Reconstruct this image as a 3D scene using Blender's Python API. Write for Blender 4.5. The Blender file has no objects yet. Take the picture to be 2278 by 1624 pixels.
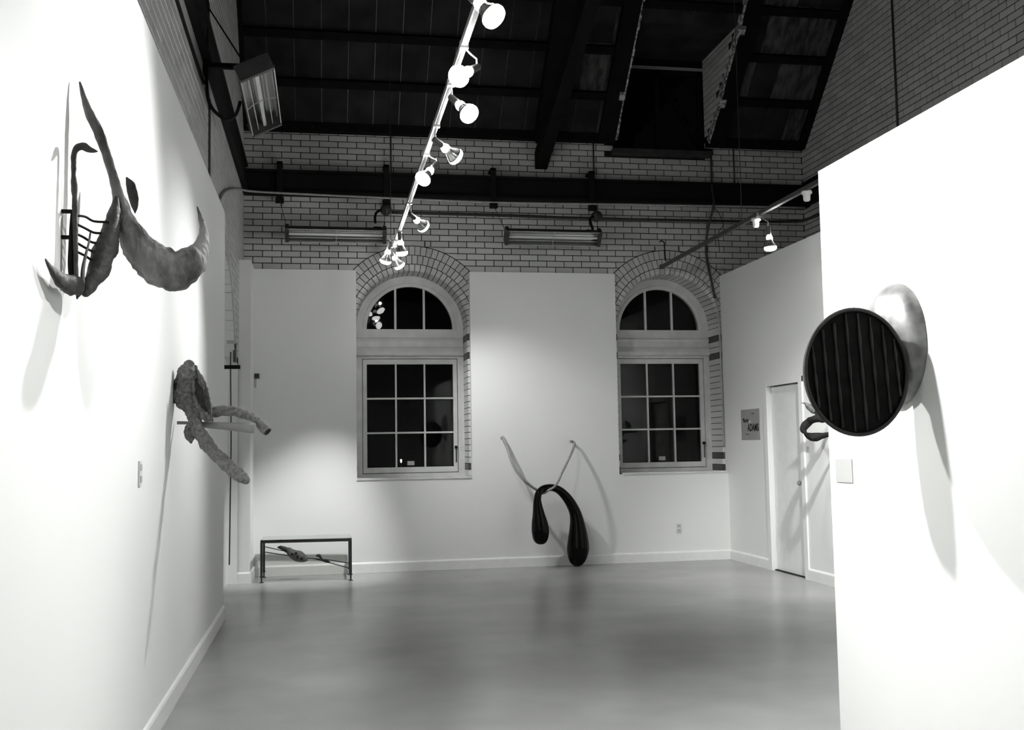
import bpy, bmesh, math, random
from mathutils import Vector, Matrix, noise
from mathutils.geometry import tessellate_polygon

SC = bpy.context.scene
COL = SC.collection
random.seed(11)

# ------------------------------------------------------------------ camera
CAM_F, YAW, PITCH, ROLL, CAM_H = 2327.5, .1793, .0786, -.0167, 1.5
fw = Vector((math.sin(YAW)*math.cos(PITCH), math.cos(YAW)*math.cos(PITCH), math.sin(PITCH)))
rt = Vector((math.cos(YAW), -math.sin(YAW), 0)); up = rt.cross(fw)
rt2 = rt*math.cos(ROLL) + up*math.sin(ROLL); up2 = -rt*math.sin(ROLL) + up*math.cos(ROLL)
cam = bpy.data.cameras.new('camera'); cam_ob = bpy.data.objects.new('camera', cam); COL.objects.link(cam_ob)
cam.sensor_fit = 'HORIZONTAL'; cam.sensor_width = 36; cam.lens = 36*CAM_F/2278
cam.clip_start = .05; cam.clip_end = 200
m = Matrix((rt2, up2, -fw)).transposed().to_4x4(); m.translation = Vector((0, 0, CAM_H))
cam_ob.matrix_world = m
SC.camera = cam_ob

# ------------------------------------------------------------------ world: night outside, exposure
w = bpy.data.worlds.new('night'); SC.world = w; w.use_nodes = True
w.node_tree.nodes['Background'].inputs[0].default_value = (.01, .01, .011, 1)
w.node_tree.nodes['Background'].inputs[1].default_value = .05
SC.view_settings.view_transform = 'Standard'; SC.view_settings.look = 'None'
SC.view_settings.gamma = 1; SC.view_settings.use_curve_mapping = False
SC.view_settings.exposure = -0.12
SC.cycles.max_bounces = 5; SC.cycles.diffuse_bounces = 4; SC.cycles.adaptive_threshold = .03; SC.cycles.glossy_bounces = 3; SC.cycles.transparent_max_bounces = 8
SC.cycles.use_light_tree = False; SC.cycles.caustics_reflective = False; SC.cycles.caustics_refractive = False
SPOT = 1.0          # one dimmer for every lamp in the room

# ------------------------------------------------------------------ materials
def grey(v): return (v, v*1.01, v*.985, 1)
def mat(name, v, rough=.6, spec=.5, var=0, scale=6, bump=0, bscale=40, metal=0, coat=0, contrast=None, stretch=None, island=None, vc=None):
    M = bpy.data.materials.new(name); M.use_nodes = True
    nt = M.node_tree; b = nt.nodes['Principled BSDF']
    b.inputs['Base Color'].default_value = grey(v); b.inputs['Roughness'].default_value = rough
    b.inputs['Specular IOR Level'].default_value = spec; b.inputs['Metallic'].default_value = metal
    b.inputs['Coat Weight'].default_value = coat; b.inputs['Coat Roughness'].default_value = .05
    tc = None
    def coords():
        t = nt.nodes.new('ShaderNodeTexCoord'); mp = nt.nodes.new('ShaderNodeMapping')
        if stretch: mp.inputs['Scale'].default_value = stretch
        nt.links.new(t.outputs['Object'], mp.inputs['Vector']); return mp.outputs['Vector']
    if var or bump: tc = coords()
    if var:
        n = nt.nodes.new('ShaderNodeTexNoise'); n.inputs['Scale'].default_value = scale; n.inputs['Detail'].default_value = 3
        nt.links.new(tc, n.inputs['Vector'])
        r = nt.nodes.new('ShaderNodeValToRGB')
        r.color_ramp.elements[0].position = .3 if not contrast else contrast[0]
        r.color_ramp.elements[1].position = .7 if not contrast else contrast[1]
        r.color_ramp.elements[0].color = grey(v*(1-var)); r.color_ramp.elements[1].color = grey(v*(1+var))
        nt.links.new(n.outputs['Fac'], r.inputs['Fac']); nt.links.new(r.outputs['Color'], b.inputs['Base Color'])
    if island:
        if island == 'object':
            i = nt.nodes.new('ShaderNodeObjectInfo'); src = i.outputs['Random']
        else:
            i = nt.nodes.new('ShaderNodeNewGeometry'); src = i.outputs['Random Per Island']
        r = nt.nodes.new('ShaderNodeValToRGB')
        r.color_ramp.elements[0].color = grey(v*(1-vc)); r.color_ramp.elements[1].color = grey(v*(1+vc))
        nt.links.new(src, r.inputs['Fac']); nt.links.new(r.outputs['Color'], b.inputs['Base Color'])
    if bump:
        n2 = nt.nodes.new('ShaderNodeTexNoise'); n2.inputs['Scale'].default_value = bscale; n2.inputs['Detail'].default_value = 3
        nt.links.new(tc, n2.inputs['Vector'])
        bp = nt.nodes.new('ShaderNodeBump'); bp.inputs['Strength'].default_value = bump; bp.inputs['Distance'].default_value = .02
        nt.links.new(n2.outputs['Fac'], bp.inputs['Height']); nt.links.new(bp.outputs['Normal'], b.inputs['Normal'])
    return M
def emit(name, strength):
    M = bpy.data.materials.new(name); M.use_nodes = True; b = M.node_tree.nodes['Principled BSDF']
    b.inputs['Base Color'].default_value = grey(.9); b.inputs['Emission Color'].default_value = (1, 1, 1, 1)
    b.inputs['Emission Strength'].default_value = strength; M.cycles.emission_sampling = 'NONE'
    return M
def glass(name, tint=.9, extra=0.0):
    M = bpy.data.materials.new(name); M.use_nodes = True; nt = M.node_tree
    for n in list(nt.nodes):
        if n.type == 'BSDF_PRINCIPLED': nt.nodes.remove(n)
    t = nt.nodes.new('ShaderNodeBsdfTransparent'); t.inputs[0].default_value = grey(tint)
    g = nt.nodes.new('ShaderNodeBsdfGlossy'); g.inputs['Roughness'].default_value = .02; g.inputs[0].default_value = (1, 1, 1, 1)
    fr = nt.nodes.new('ShaderNodeFresnel'); fr.inputs['IOR'].default_value = 1.5 + extra
    mx = nt.nodes.new('ShaderNodeMixShader')
    nt.links.new(fr.outputs[0], mx.inputs[0]); nt.links.new(t.outputs[0], mx.inputs[1]); nt.links.new(g.outputs[0], mx.inputs[2])
    nt.links.new(mx.outputs[0], nt.nodes['Material Output'].inputs['Surface'])
    return M

MT = dict(
 white=mat('white_paint', .80, .75, .3, var=0),
 trim=mat('white_gloss_paint', .80, .45, .5, var=.03, scale=9),
 floor=mat('grey_sealed_floor', .30, .27, .5, var=.10, scale=1.1, bump=.012, bscale=3, contrast=(.35, .65)),
 mortar=mat('dark_mortar', .012, .9, .2),
 brick=mat('glazed_brick', .50, .38, .5, island='object', vc=.12),
 bricks=mat('glazed_bricks_joined', .50, .38, .5, island='island', vc=.12),
 archb=mat('arch_brick_glaze', .50, .34, .5, island='object', vc=.14),
 archd=mat('dark_brick_glaze', .05, .4, .5),
 jamb=mat('jamb_brick_glaze', .62, .3, .5, island='object', vc=.08),
 roof=mat('roof_board', .018, .85, .2, var=.45, scale=3, contrast=(.35, .7)),
 roofw=mat('worn_roof_board', .06, .85, .2, var=.6, scale=5, contrast=(.35, .7), stretch=(3, 1, 1)),
 seam=mat('board_joint', .28, .9, .2),
 timber=mat('dark_timber', .006, .85, .1, var=.3, scale=8),
 steel=mat('black_steel', .007, .7, .15),
 pipe=mat('galvanised_conduit', .35, .4, .5, var=.2, scale=20),
 dpipe=mat('dark_conduit', .03, .5, .4),
 chip=mat('chipped_plaster', .30, .9, .2, var=.7, scale=25, contrast=(.4, .6)),
 winp=mat('window_paint', .66, .5, .4, var=.08, scale=7, contrast=(.35, .7)),
 pane=glass('window_glass', .85, -.24),
 tableglass=glass('table_glass', .80),
 card=mat('card', .45, .8, .2),
 poster=mat('poster_paper', .36, .35, .5, var=.06, scale=8),
 ink=mat('ink', .015, .7, .2),
 horn=mat('patinated_horn', .125, .8, .2, var=.6, scale=11, bump=.8, bscale=34, contrast=(.38, .62), stretch=(1, 1, .45)),
 hornd=mat('dark_patina', .03, .6, .4, var=.6, scale=12, bump=.4, bscale=40),
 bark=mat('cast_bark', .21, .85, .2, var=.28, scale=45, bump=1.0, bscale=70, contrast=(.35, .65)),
 barkd=mat('bark_shade_and_block', .03, .8, .2, var=.5, scale=30, bump=.5, bscale=60),  # dark tone painting the shade in the hollows; mounting block shares it
 peg=mat('smooth_peg', .24, .5, .4, var=.1, scale=10),
 black=mat('black_gloss', .003, .10, .13),
 rope=mat('pale_rope', .33, .8, .2, var=.25, scale=60, bump=.4, bscale=160),
 shell=mat('brushed_metal_shell', .16, .42, .5, var=.5, scale=9, metal=.25, contrast=(.35, .68)),
 shelld=mat('dark_shell', .006, .9, .08, var=.4, scale=14),
 rim=mat('shell_rim', .03, .7, .2, var=.4, scale=10),
 rib=mat('shell_rib', .03, .9, .08, var=.3, scale=18, stretch=(1, 1, .1)),
 ribbon=mat('dark_folded_metal', .008, .7, .15, var=.7, scale=14, bump=.3, bscale=30),
 ribbonl=mat('pale_folded_metal', .06, .5, .5, var=.7, scale=18, bump=.3, bscale=30),
 iron=mat('table_iron', .02, .55, .4, var=.3, scale=30),
 pod=mat('pod_grey', .10, .6, .4, var=.4, scale=30),
 box=mat('heater_case', .03, .55, .4, var=.2, scale=10),
 refl=mat('heater_reflector', .75, .18, .5, metal=1.0),
 element=mat('heater_element', .55, .5, .5),
 track=mat('track_paint', .20, .45, .5, var=.25, scale=30, contrast=(.4, .62)),
 trackd=mat('track_dark', .05, .5, .4),
 porcelain=mat('porcelain', .7, .25, .5),
 bulbg=mat('bulb_silvering', .55, .12, .6, metal=.85),
 hot=emit('bulb_face_glow', 25.0),
 neck=emit('bulb_neck_glow', 3.0),
 streetlight=emit('street_lamp_glow', 2.0),
 plate=mat('outlet_plate', .68, .4, .5),
)

# ------------------------------------------------------------------ helpers
def new_obj(name, me, material=None, parent=None):
    o = bpy.data.objects.new(name, me); COL.objects.link(o)
    if material is not None:
        me.materials.clear(); me.materials.append(material)
    if parent is not None: o.parent = parent
    return o
def mesh(name, verts, faces, smooth=False):
    me = bpy.data.meshes.new(name); me.from_pydata([tuple(v) for v in verts], [], faces); me.update()
    if smooth:
        for p in me.polygons: p.use_smooth = True
    return me
class MB:
    def __init__(s): s.v = []; s.f = []
    def add(s, vs, fs):
        n = len(s.v); s.v += [Vector(v) for v in vs]; s.f += [tuple(i+n for i in f) for f in fs]; return s
    def box(s, a, b, mtx=None):
        (x0, y0, z0), (x1, y1, z1) = a, b
        vs = [Vector(p) for p in [(x0,y0,z0),(x1,y0,z0),(x1,y1,z0),(x0,y1,z0),(x0,y0,z1),(x1,y0,z1),(x1,y1,z1),(x0,y1,z1)]]
        if mtx is not None: vs = [mtx @ v for v in vs]
        return s.add(vs, [(0,3,2,1),(4,5,6,7),(0,1,5,4),(1,2,6,5),(2,3,7,6),(3,0,4,7)])
    def quad(s, a, b, c, d): return s.add([a, b, c, d], [(0, 1, 2, 3)])
    def cyl(s, a, b, r, r2=None, n=12):
        return s.tube([a, b], [r, r if r2 is None else r2], n)
    def tube(s, pts, rad, n=12, cap=True, rough=0, seed=0, flat=None):
        pts = [Vector(p) for p in pts]
        if not isinstance(rad, (list, tuple)): rad = [rad]*len(pts)
        base = len(s.v); ref = None; rings = []
        for i, p in enumerate(pts):
            t = (pts[min(i+1, len(pts)-1)] - pts[max(i-1, 0)])
            t = t.normalized() if t.length > 1e-9 else Vector((0, 0, 1))
            if ref is None:
                ref = Vector((0, 0, 1)) if abs(t.z) < .9 else Vector((0, 1, 0))
            u = (ref - t*ref.dot(t)).normalized(); ref = u; v = t.cross(u)
            ring = []
            for k in range(n):
                a = 2*math.pi*k/n; d = u*math.cos(a) + v*math.sin(a)
                rr = rad[i]
                if rough:
                    q = p + d*rr
                    rr *= 1 + rough*noise.noise(q*18 + Vector((seed, 0, 0))) + rough*.6*noise.noise(q*50 + Vector((0, seed, 0)))
                e = d*rr
                if flat is not None: e = e - flat[0]*e.dot(flat[0])*(1-flat[1])
                ring.append(p + e)
            rings.append(ring)
        vs = [q for r in rings for q in r]; fs = []
        for i in range(len(pts)-1):
            for k in range(n):
                fs.append((i*n+k, i*n+(k+1) % n, (i+1)*n+(k+1) % n, (i+1)*n+k))
        if cap:
            fs.append(tuple(range(n-1, -1, -1))); fs.append(tuple((len(pts)-1)*n+k for k in range(n)))
        return s.add(vs, fs)
    def build(s, name, material, parent=None, smooth=False):
        return new_obj(name, mesh(name, s.v, s.f, smooth), material, parent)
def spline(P, n=6):
    """Catmull-Rom through rows of numbers (x, y, z, r)"""
    out = []
    Q = [P[0]] + list(P) + [P[-1]]
    for i in range(1, len(Q)-2):
        p0, p1, p2, p3 = Q[i-1], Q[i], Q[i+1], Q[i+2]
        for k in range(n):
            t = k/n
            out.append(tuple(.5*(2*b + (c-a)*t + (2*a-5*b+4*c-d)*t*t + (-a+3*b-3*c+d)*t**3) for a, b, c, d in zip(p0, p1, p2, p3)))
    out.append(tuple(P[-1])); return out
def organic(name, P, material, parent, n=18, sub=6, rough=0, seed=0, round_ends=True, flat=None, smooth=True, roff=1):
    S = spline(P, sub)
    pts = [Vector(q[:3]) for q in S]; rad = [max(q[3], .0008)*roff for q in S]
    if round_ends:
        for side in (0, 1):
            i = 0 if side == 0 else -1; j = 1 if side == 0 else -2
            t = (pts[i]-pts[j]).normalized(); r = rad[i]; p0 = pts[i].copy()
            ext = [(p0 + t*r*math.sin(a), r*math.cos(a)) for a in (math.pi*.17, math.pi*.33, math.pi*.45)]
            if side == 0:
                pts = [e[0] for e in reversed(ext)] + pts; rad = [e[1] for e in reversed(ext)] + rad
            else:
                pts = pts + [e[0] for e in ext]; rad = rad + [e[1] for e in ext]
    b = MB(); b.tube(pts, rad, n, True, rough, seed, flat)
    return b.build(name, material, parent, smooth)
def poly_sheet(loops, place):
    """flat polygon with holes; loops of 2-D points, place(u, v) -> 3-D"""
    L = [[Vector((u, v, 0)) for u, v in lp] for lp in loops]
    tris = tessellate_polygon(L); flat2 = [p for lp in L for p in lp]
    return [place(p.x, p.y) for p in flat2], [tuple(t) for t in tris]
def thing(name, label, cat, loc=(0, 0, 0), group=None):
    o = bpy.data.objects.new(name, None); COL.objects.link(o); o.location = loc; o.empty_display_size = .1
    o['label'] = label; o['category'] = cat
    if group: o['group'] = group
    return o
def tag(o, label, cat, group=None):
    o['label'] = label; o['category'] = cat
    if group: o['group'] = group
    return o
def struct(o, label=None):
    o['kind'] = 'structure'
    if label: o['label'] = label
    return o
def settle(root, loc):
    """put the thing's Empty at its base without moving its parts"""
    root.location = loc
    for ch in root.children: ch.matrix_parent_inverse = Matrix.Translation(-Vector(loc))

# ================================================================== THE ROOM
XL, XR, YB, YF = -.97, 6.50, 13.20, -1.5          # brick shell
RIDGE_Y = (YB - .05 + YF)/2
EAVE = 5.56
def roof_z(y): return EAVE + (13.15 - y)
PANEL_Y, PANEL_H = 13.10, 3.745
XRW = 5.24                                          # white wall on the right
COURSE, BLEN = .0786, .233

b = MB(); b.box((XL-.5, YF-.1, -.12), (XR+.1, YB+.1, 0)); floor = struct(b.build('floor', MT['floor']))

# ---- brick laying -------------------------------------------------------------------------------
_bm = {}
def brick_mesh(L, H, axis):
    """thin facing brick, front face proud of the mortar; axis 'y' = wall faces -Y, '+x' / '-x' likewise"""
    key = (round(L, 3), round(H, 3), axis)
    if key in _bm: return _bm[key]
    t, c = .007, .003
    a, d = L/2, H/2
    fr = [(-a+c, -d+c), (a-c, -d+c), (a-c, d-c), (-a+c, d-c)]; bk = [(-a, -d), (a, -d), (a, d), (-a, d)]
    def P(u, v, k):
        if axis == 'y': return (u, -k, v)
        if axis == '-x': return (-k, -u, v)
        return (k, u, v)
    vs = [P(u, v, t) for u, v in fr] + [P(u, v, t-c) for u, v in bk] + [P(u, v, -.004) for u, v in bk]
    fs = [(0, 1, 2, 3)] + [(i+4, (i+1) % 4+4, (i+1) % 4, i) for i in range(4)] + [(i+8, (i+1) % 4+8, (i+1) % 4+4, i+4) for i in range(4)]
    me = mesh('brick', vs, fs); me.materials.append(MT['brick']); _bm[key] = me
    return me
def courses(u0, u1, z0, z1, keep, cut=None):
    """rectangles (u0,u1,z0,z1) of a running bond; keep(u,z) tests the middle, cut(u0,u1,z) trims ends"""
    out = []; i = 0; z = z0
    while z + COURSE*.5 < z1:
        off = 0 if i % 2 == 0 else -BLEN/2
        u = u0 + off
        while u < u1:
            a, c = max(u, u0), min(u + BLEN, u1)
            if c - a > .03:
                segs = [(a, c)]
                if cut: segs = cut(a, c, z + COURSE/2)
                for (p, q) in segs:
                    if q - p > .014 and keep((p+q)/2, z + COURSE/2): out.append((p + .0048, q - .0048, z + .0048, z + COURSE - .0048))
            u += BLEN
        z += COURSE; i += 1
    return out
def lay(rects, place, axis, parent, seen, most=300):
    """the bricks that show largest are parts of their own, the rest one joined part"""
    scored = []
    for r in rects:
        p = Vector(place((r[0]+r[1])/2, (r[2]+r[3])/2)); scored.append((seen(p, r), r, p))
    scored.sort(key=lambda s: -s[0])
    for k, (s, r, p) in enumerate(scored):
        if k < most and s > 0:
            o = bpy.data.objects.new('brick', brick_mesh(r[1]-r[0], r[3]-r[2], axis)); COL.objects.link(o); o.location = p; o.parent = parent
    rest = scored[most:] if most else scored
    rest = [s for s in scored[:most] if s[0] <= 0] + rest
    if rest:
        mb = MB()
        for s, r, p in rest:
            me = brick_mesh(r[1]-r[0], r[3]-r[2], axis)
            mb.add([v.co + p for v in me.vertices], [tuple(q.vertices) for q in me.polygons])
        o = mb.build('brickwork', MT['bricks'], parent); o['kind'] = 'stuff'

# ---- back wall with two arched windows -------------------------------------------------------------
WIN = [dict(c=1.118, n=1), dict(c=4.515, n=2)]
SPR, SILL, RIN = 3.06, 1.15, .70
def arch_loop(c, R, sill=SILL, n=40):
    return [(c - R, sill), (c + R, sill)] + [(c + R*math.cos(math.pi*k/n), SPR + R*math.sin(math.pi*k/n)) for k in range(n+1)]
outer = [(XL, 0), (XR, 0), (XR, EAVE+.04), (5.1, EAVE+.04), (5.1, 5.38), (3.81, 5.38), (3.81, EAVE+.04), (XL, EAVE+.04)]
vs, fs = poly_sheet([outer] + [arch_loop(wd['c'], RIN+.04) for wd in WIN], lambda u, v: (u, YB, v))
wall_back = struct(new_obj('wall_back', mesh('wall_back', vs, fs), MT['mortar']))
def cut_back(a, c, z):
    segs = [(a, c)]
    for wd in WIN:
        if z < SPR: R = 1.023
        else:
            h = max(z - COURSE*.5 - SPR, 0)
            if h >= 1.023: continue
            R = math.sqrt(1.023**2 - h*h)
        l, r = wd['c'] - R, wd['c'] + R; nxt = []
        for p, q in segs:
            if q <= l or p >= r: nxt.append((p, q)); continue
            if p < l: nxt.append((p, l))
            if q > r: nxt.append((r, q))
        segs = nxt
    return segs
def keep_back(u, z):
    if 3.79 < u < 5.12 and z > 5.36: return False
    return True
rb = courses(XL, XR, 3.60, EAVE + .02, keep_back, cut_back)
def seen_back(p, r):
    if p.z < 3.80 or 4.68 < p.z < 4.99: return .0001 if p.z > 3.72 else 0
    return (r[1]-r[0]) * (1 + .02*math.sin(p.x*7)) / (1 + .25*abs(p.x - 2.2))
lay(rb, lambda u, z: (u, YB, z), 'y', wall_back, seen_back)

# bricks cut to the curve beside the arches
mb = MB(); RA = 1.026; z = 3.60
while z < SPR + RA:
    z0, z1 = z + .0048, min(z + COURSE - .0048, SPR + RA + .06)
    for wd in WIN:
        for s in (-1, 1):
            R0 = math.sqrt(max(RA**2 - (max(z - SPR, 0))**2, 0))
            arc = []
            for k in range(7):
                zz = z0 + (z1-z0)*k/6; rr_ = RA**2 - (zz-SPR)**2
                arc.append((math.sqrt(rr_) if rr_ > 0 else 0, zz))
            if arc[0][0] <= 0: continue
            top = z1
            poly = [(R0 + .003, z0), (R0 + .003, top)] + [(x, zz) for x, zz in reversed(arc)]
            n = len(poly); vs = [(wd['c'] + s*x, YB - .007, zz) for x, zz in poly]
            mb.add(vs, [tuple(range(n)) if s > 0 else tuple(range(n-1, -1, -1))])
    z += COURSE
o = mb.build('cut_brickwork', MT['bricks'], wall_back); o['kind'] = 'stuff'

def nose_block(prof, place, a0, a1, steps=1):
    """profile (r, y) swept from a0 to a1 by place(r, a, y)"""
    mb = MB(); n = len(prof); vs = []
    for k in range(steps+1):
        a = a0 + (a1-a0)*k/steps
        vs += [place(r, a, y) for r, y in prof]
    fs = []
    for k in range(steps):
        for i in range(n):
            fs.append((k*n+i, k*n+(i+1) % n, (k+1)*n+(i+1) % n, (k+1)*n+i))
    fs += [tuple(range(n-1, -1, -1)), tuple(steps*n+i for i in range(n))]
    mb.add(vs, fs); return mb
NOSE = [(.785, 13.190), (.745, 13.190), (.722, 13.201), (.706, 13.222), (.70, 13.255), (.70, 13.62), (.785, 13.62)]
RINGS = [(NOSE, 33), ([(.90, 13.190), (.794, 13.190), (.794, 13.22), (.90, 13.22)], 38), ([(1.017, 13.190), (.909, 13.190), (.909, 13.22), (1.017, 13.22)], 41)]
PANEL_OPEN = [(.41, 1.845), (3.76, XRW)]
def arch_bricks(wd):
    c = wd['c']; lo, hi = PANEL_OPEN[wd['n']-1]
    pl = lambda r, a, y: (c + r*math.cos(a), y, SPR + r*math.sin(a))
    for prof, N in RINGS:
        rm = (prof[0][0]+prof[1][0])/2 if prof is not NOSE else .74
        for k in range(N):
            g = .0042/rm
            a0, a1 = math.pi*k/N + g, math.pi*(k+1)/N - g; am = (a0+a1)/2
            x, z = c + rm*math.cos(am), SPR + rm*math.sin(am)
            if z < PANEL_H - .1 and not (lo - .05 < x < hi + .05): continue
            nose_block(prof, pl, a0, a1).build('arch_brick', MT['archb'], wall_back)
    # dark mortar behind the rounded edge
    mb = MB(); sl = [(.745, 13.2), (.726, 13.207), (.711, 13.226), (.705, 13.256), (.705, 13.63)]
    for k in range(40):
        a0, a1 = math.pi*k/40, math.pi*(k+1)/40
        for (r0, y0), (r1, y1) in zip(sl, sl[1:]): mb.quad(pl(r0, a0, y0), pl(r1, a0, y1), pl(r1, a1, y1), pl(r0, a1, y0))
    for s in (-1, 1):
        for (r0, y0), (r1, y1) in zip(sl, sl[1:]): mb.quad((c+s*r0, y0, SILL), (c+s*r1, y1, SILL), (c+s*r1, y1, SPR), (c+s*r0, y0, SPR))
    mb.build('arch_mortar', MT['mortar'], wall_back)
    mb = MB()                                            # pointed joint round the outer ring
    for k in range(60):
        a0, a1 = math.pi*k/60, math.pi*(k+1)/60
        if SPR + 1.02*math.sin((a0+a1)/2) < PANEL_H - .05: continue
        for y0, y1, r0, r1 in ((13.189, 13.189, 1.016, 1.026), (13.189, 13.199, 1.026, 1.026)):
            mb.quad(pl(r0, a0, y0), pl(r1, a0, y1), pl(r1, a1, y1), pl(r0, a1, y0))
    mb.build('arch_joint', MT['mortar'], wall_back)
    # jamb bricks
    dark = {1: (2.93, 2.69, 1.29), 2: (2.93, 2.69, 1.36, 1.20)}[wd['n']]
    for s in (-1, 1):
        z = SILL
        while z + .03 < SPR:
            h = min(COURSE, SPR - z)
            if SPR - z - h < .03: h = SPR - z
            pj_ = lambda r, a, y, s=s: (c + s*r, y, a)
            o = nose_block(NOSE, pj_, z + .004, z + h - .004)
            isd = any(abs(z + h/2 - d) < COURSE*.5 for d in dark)
            o.build('jamb_brick', MT['archd' if isd else 'jamb'], wall_back)
            z += COURSE
for wd in WIN: arch_bricks(wd)

# ---- white lining in front of the brick ---------------------------------------------------------------
def slab(name, loops, place0, place1, material, parent=None):
    """flat sheet with holes given a thickness"""
    v0, f0 = poly_sheet(loops, place0); v1, _ = poly_sheet(loops, place1); n = len(v0)
    fs = list(f0) + [tuple(i+n for i in reversed(f)) for f in f0]; k = 0
    for lp in loops:
        m_ = len(lp)
        for i in range(m_): fs.append((k+i, k+(i+1) % m_, k+(i+1) % m_+n, k+i+n))
        k += m_
    me = mesh(name, v0 + v1, fs)
    bm = bmesh.new(); bm.from_mesh(me); bmesh.ops.recalc_face_normals(bm, faces=bm.faces); bm.to_mesh(me); bm.free()
    return new_obj(name, me, material, parent)
H = PANEL_H
lp = [(-.83, 0), (XRW, 0), (XRW, SILL-.02), (3.76, SILL-.02), (3.76, H), (1.845, H), (1.845, SILL-.01), (.41, SILL-.01), (.41, H), (-.83, H)]
wbp = struct(slab('wall_back_lining', [lp], lambda u, v: (u, PANEL_Y, v), lambda u, v: (u, YB-.003, v), MT['white']), 'white lining boards below the brick back wall')
b = MB(); b.box((-1.06, 12.5, 0), (-.83, 13.19, 3.745)); struct(b.build('wall_stub', MT['white']), 'short white return wall in the far left corner')
b = MB(); b.box((-.97, YF, 0), (-.89, 9.87, 3.712)); wl = struct(b.build('wall_left_lining', MT['white']), 'long white display wall on the left')
b = MB(); b.box((2.65, YF, 0), (2.78, 5.198, 2.967)); struct(b.build('wall_partition', MT['white']), 'low white partition at the right')
DY0, DY1, DZ = 10.92, 11.79, 2.18
lp = [(3.0, 0), (DY0, 0), (DY0, DZ), (DY1, DZ), (DY1, 0), (13.19, 0), (13.19, H), (3.0, H)]
struct(slab('wall_right_lining', [lp], lambda u, v: (XRW, u, v), lambda u, v: (XRW+.10, u, v), MT['white']), 'white wall with a door at the far right')

def skirting(name, a, b2, face):
    """moulded baseboard from a to b2 (xy); face = outward normal"""
    mb = MB(); a = Vector(a); b2 = Vector(b2); nrm = Vector(face)
    prof = [(0, 0), (.018, 0), (.018, .105), (.012, .118), (0, .125)]
    A = [Vector((a.x, a.y, z)) + Vector((nrm.x, nrm.y, 0))*d for d, z in prof]
    B = [Vector((b2.x, b2.y, z)) + Vector((nrm.x, nrm.y, 0))*d for d, z in prof]
    n = len(prof); mb.add(A + B, [(i, (i+1) % n, (i+1) % n+n, i+n) for i in range(n)] + [tuple(range(n)), tuple(range(2*n-1, n-1, -1))])
    return struct(mb.build(name, MT['trim']))
skirting('baseboard_back', (-.83, PANEL_Y), (XRW, PANEL_Y), (0, -1))
skirting('baseboard_left', (-.89, YF), (-.89, 9.90), (1, 0))
skirting('baseboard_right', (XRW, DY1+.09), (XRW, PANEL_Y), (-1, 0))
skirting('baseboard_right_near', (XRW, 3.0), (XRW, DY0-.09), (-1, 0))
skirting('baseboard_stub', (-1.06, 12.5), (-.83, 12.5), (0, -1))
skirting('baseboard_stub_side', (-.83, 12.482), (-.83, 13.08), (1, 0))

# ---- side and front walls of the shell ---------------------------------------------------------------------
gable = [(YF, 0), (YB, 0), (YB, EAVE), (RIDGE_Y, roof_z(RIDGE_Y)), (YF, EAVE)]
vs, fs = poly_sheet([gable], lambda u, v: (XR, u, v)); wall_right = struct(new_obj('wall_right', mesh('wall_right', vs, fs), MT['mortar']))
def keep_gable(u, z): return z < roof_z(u) - .01
ug = lambda u: YB - u
rr = courses(0, 7.6, 3.60, 8.0, lambda u, z: z < roof_z(YB-u) + .03)
def seen_right(p, r):
    t = (p.y, p.z)
    # line of sight over the white partition and inside the picture's top edge
    zs = 1.5 + (2.967-1.5)*p.x/2.65 * (1 if p.y < 12.6 else .86)
    top = 1.5 + .46*p.y
    if p.z < zs - .06 or p.z > top or p.y < 8.3: return 0
    return (r[1]-r[0])*(20 - p.y)
lay(rr, lambda u, z: (XR, YB-u, z), '-x', wall_right, seen_right)
# left: arched opening beyond the lining
LC, LR, LS = 10.75, 1.25, 2.25
LARC = [(LC - LR*math.cos(math.pi*k/32), LS + LR*math.sin(math.pi*k/32)) for k in range(33)]
LEDGE = [(9.5, 0)] + LARC[:29] + [(12.0, 2.62), (12.0, 2.5), (12.47, 2.5), (12.47, 0)]
LEDGE = [(9.5, 0)] + [q_ for q_ in LARC if q_[0] < 11.94 or q_[1] > 2.62] + [(12.0, 2.56), (12.47, 2.5), (12.47, 0)]
go = [(YF, 0)] + LEDGE + [(YB, 0), (YB, EAVE), (RIDGE_Y, roof_z(RIDGE_Y)), (YF, EAVE)]
vs, fs = poly_sheet([go], lambda u, v: (XL, u, v)); wall_left = struct(new_obj('wall_left', mesh('wall_left', vs, fs), MT['mortar']))
mb = MB()
for (y0, z0), (y1, z1) in zip(LEDGE, LEDGE[1:]): mb.quad((XL+.001, y0, z0), (XL+.001, y1, z1), (-1.09, y1, z1), (-1.09, y0, z0))
mb.build('reveal', MT['white'], wall_left)
rl = courses(3.0, YB, 3.60 - 13*COURSE, 8.6, lambda u, z: z < roof_z(u) + .02 and (u-LC)**2 + (z-LS)**2 > 1.42**2 and z > 2.6)
lay(rl, lambda u, z: (XL, u, z), '+x', wall_left, lambda p, r: 0, 0)
pl = lambda r, a, y: (XL + .012 - (y-13.190), LC + r*math.cos(a), LS + r*math.sin(a))
for (r0, r1, N) in ((1.25, 1.33, 52), (1.335, 1.415, 55)):
    for k in range(N):
        a0, a1 = math.pi*k/N + .004, math.pi*(k+1)/N - .004
        if a0 > math.pi*.62 or LS + r0*math.sin(a0) < 2.66: continue
        nose_block([(r1, 13.190), (r0, 13.190), (r0, 13.28), (r1, 13.28)], pl, a0, a1).build('arch_brick', MT['archb'], wall_left)
mb = MB(); mb.box((-.985, 11.96, 2.50), (-.955, 12.09, 2.655)); mb.build('arch_brick', MT['archd'], wall_left)
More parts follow.
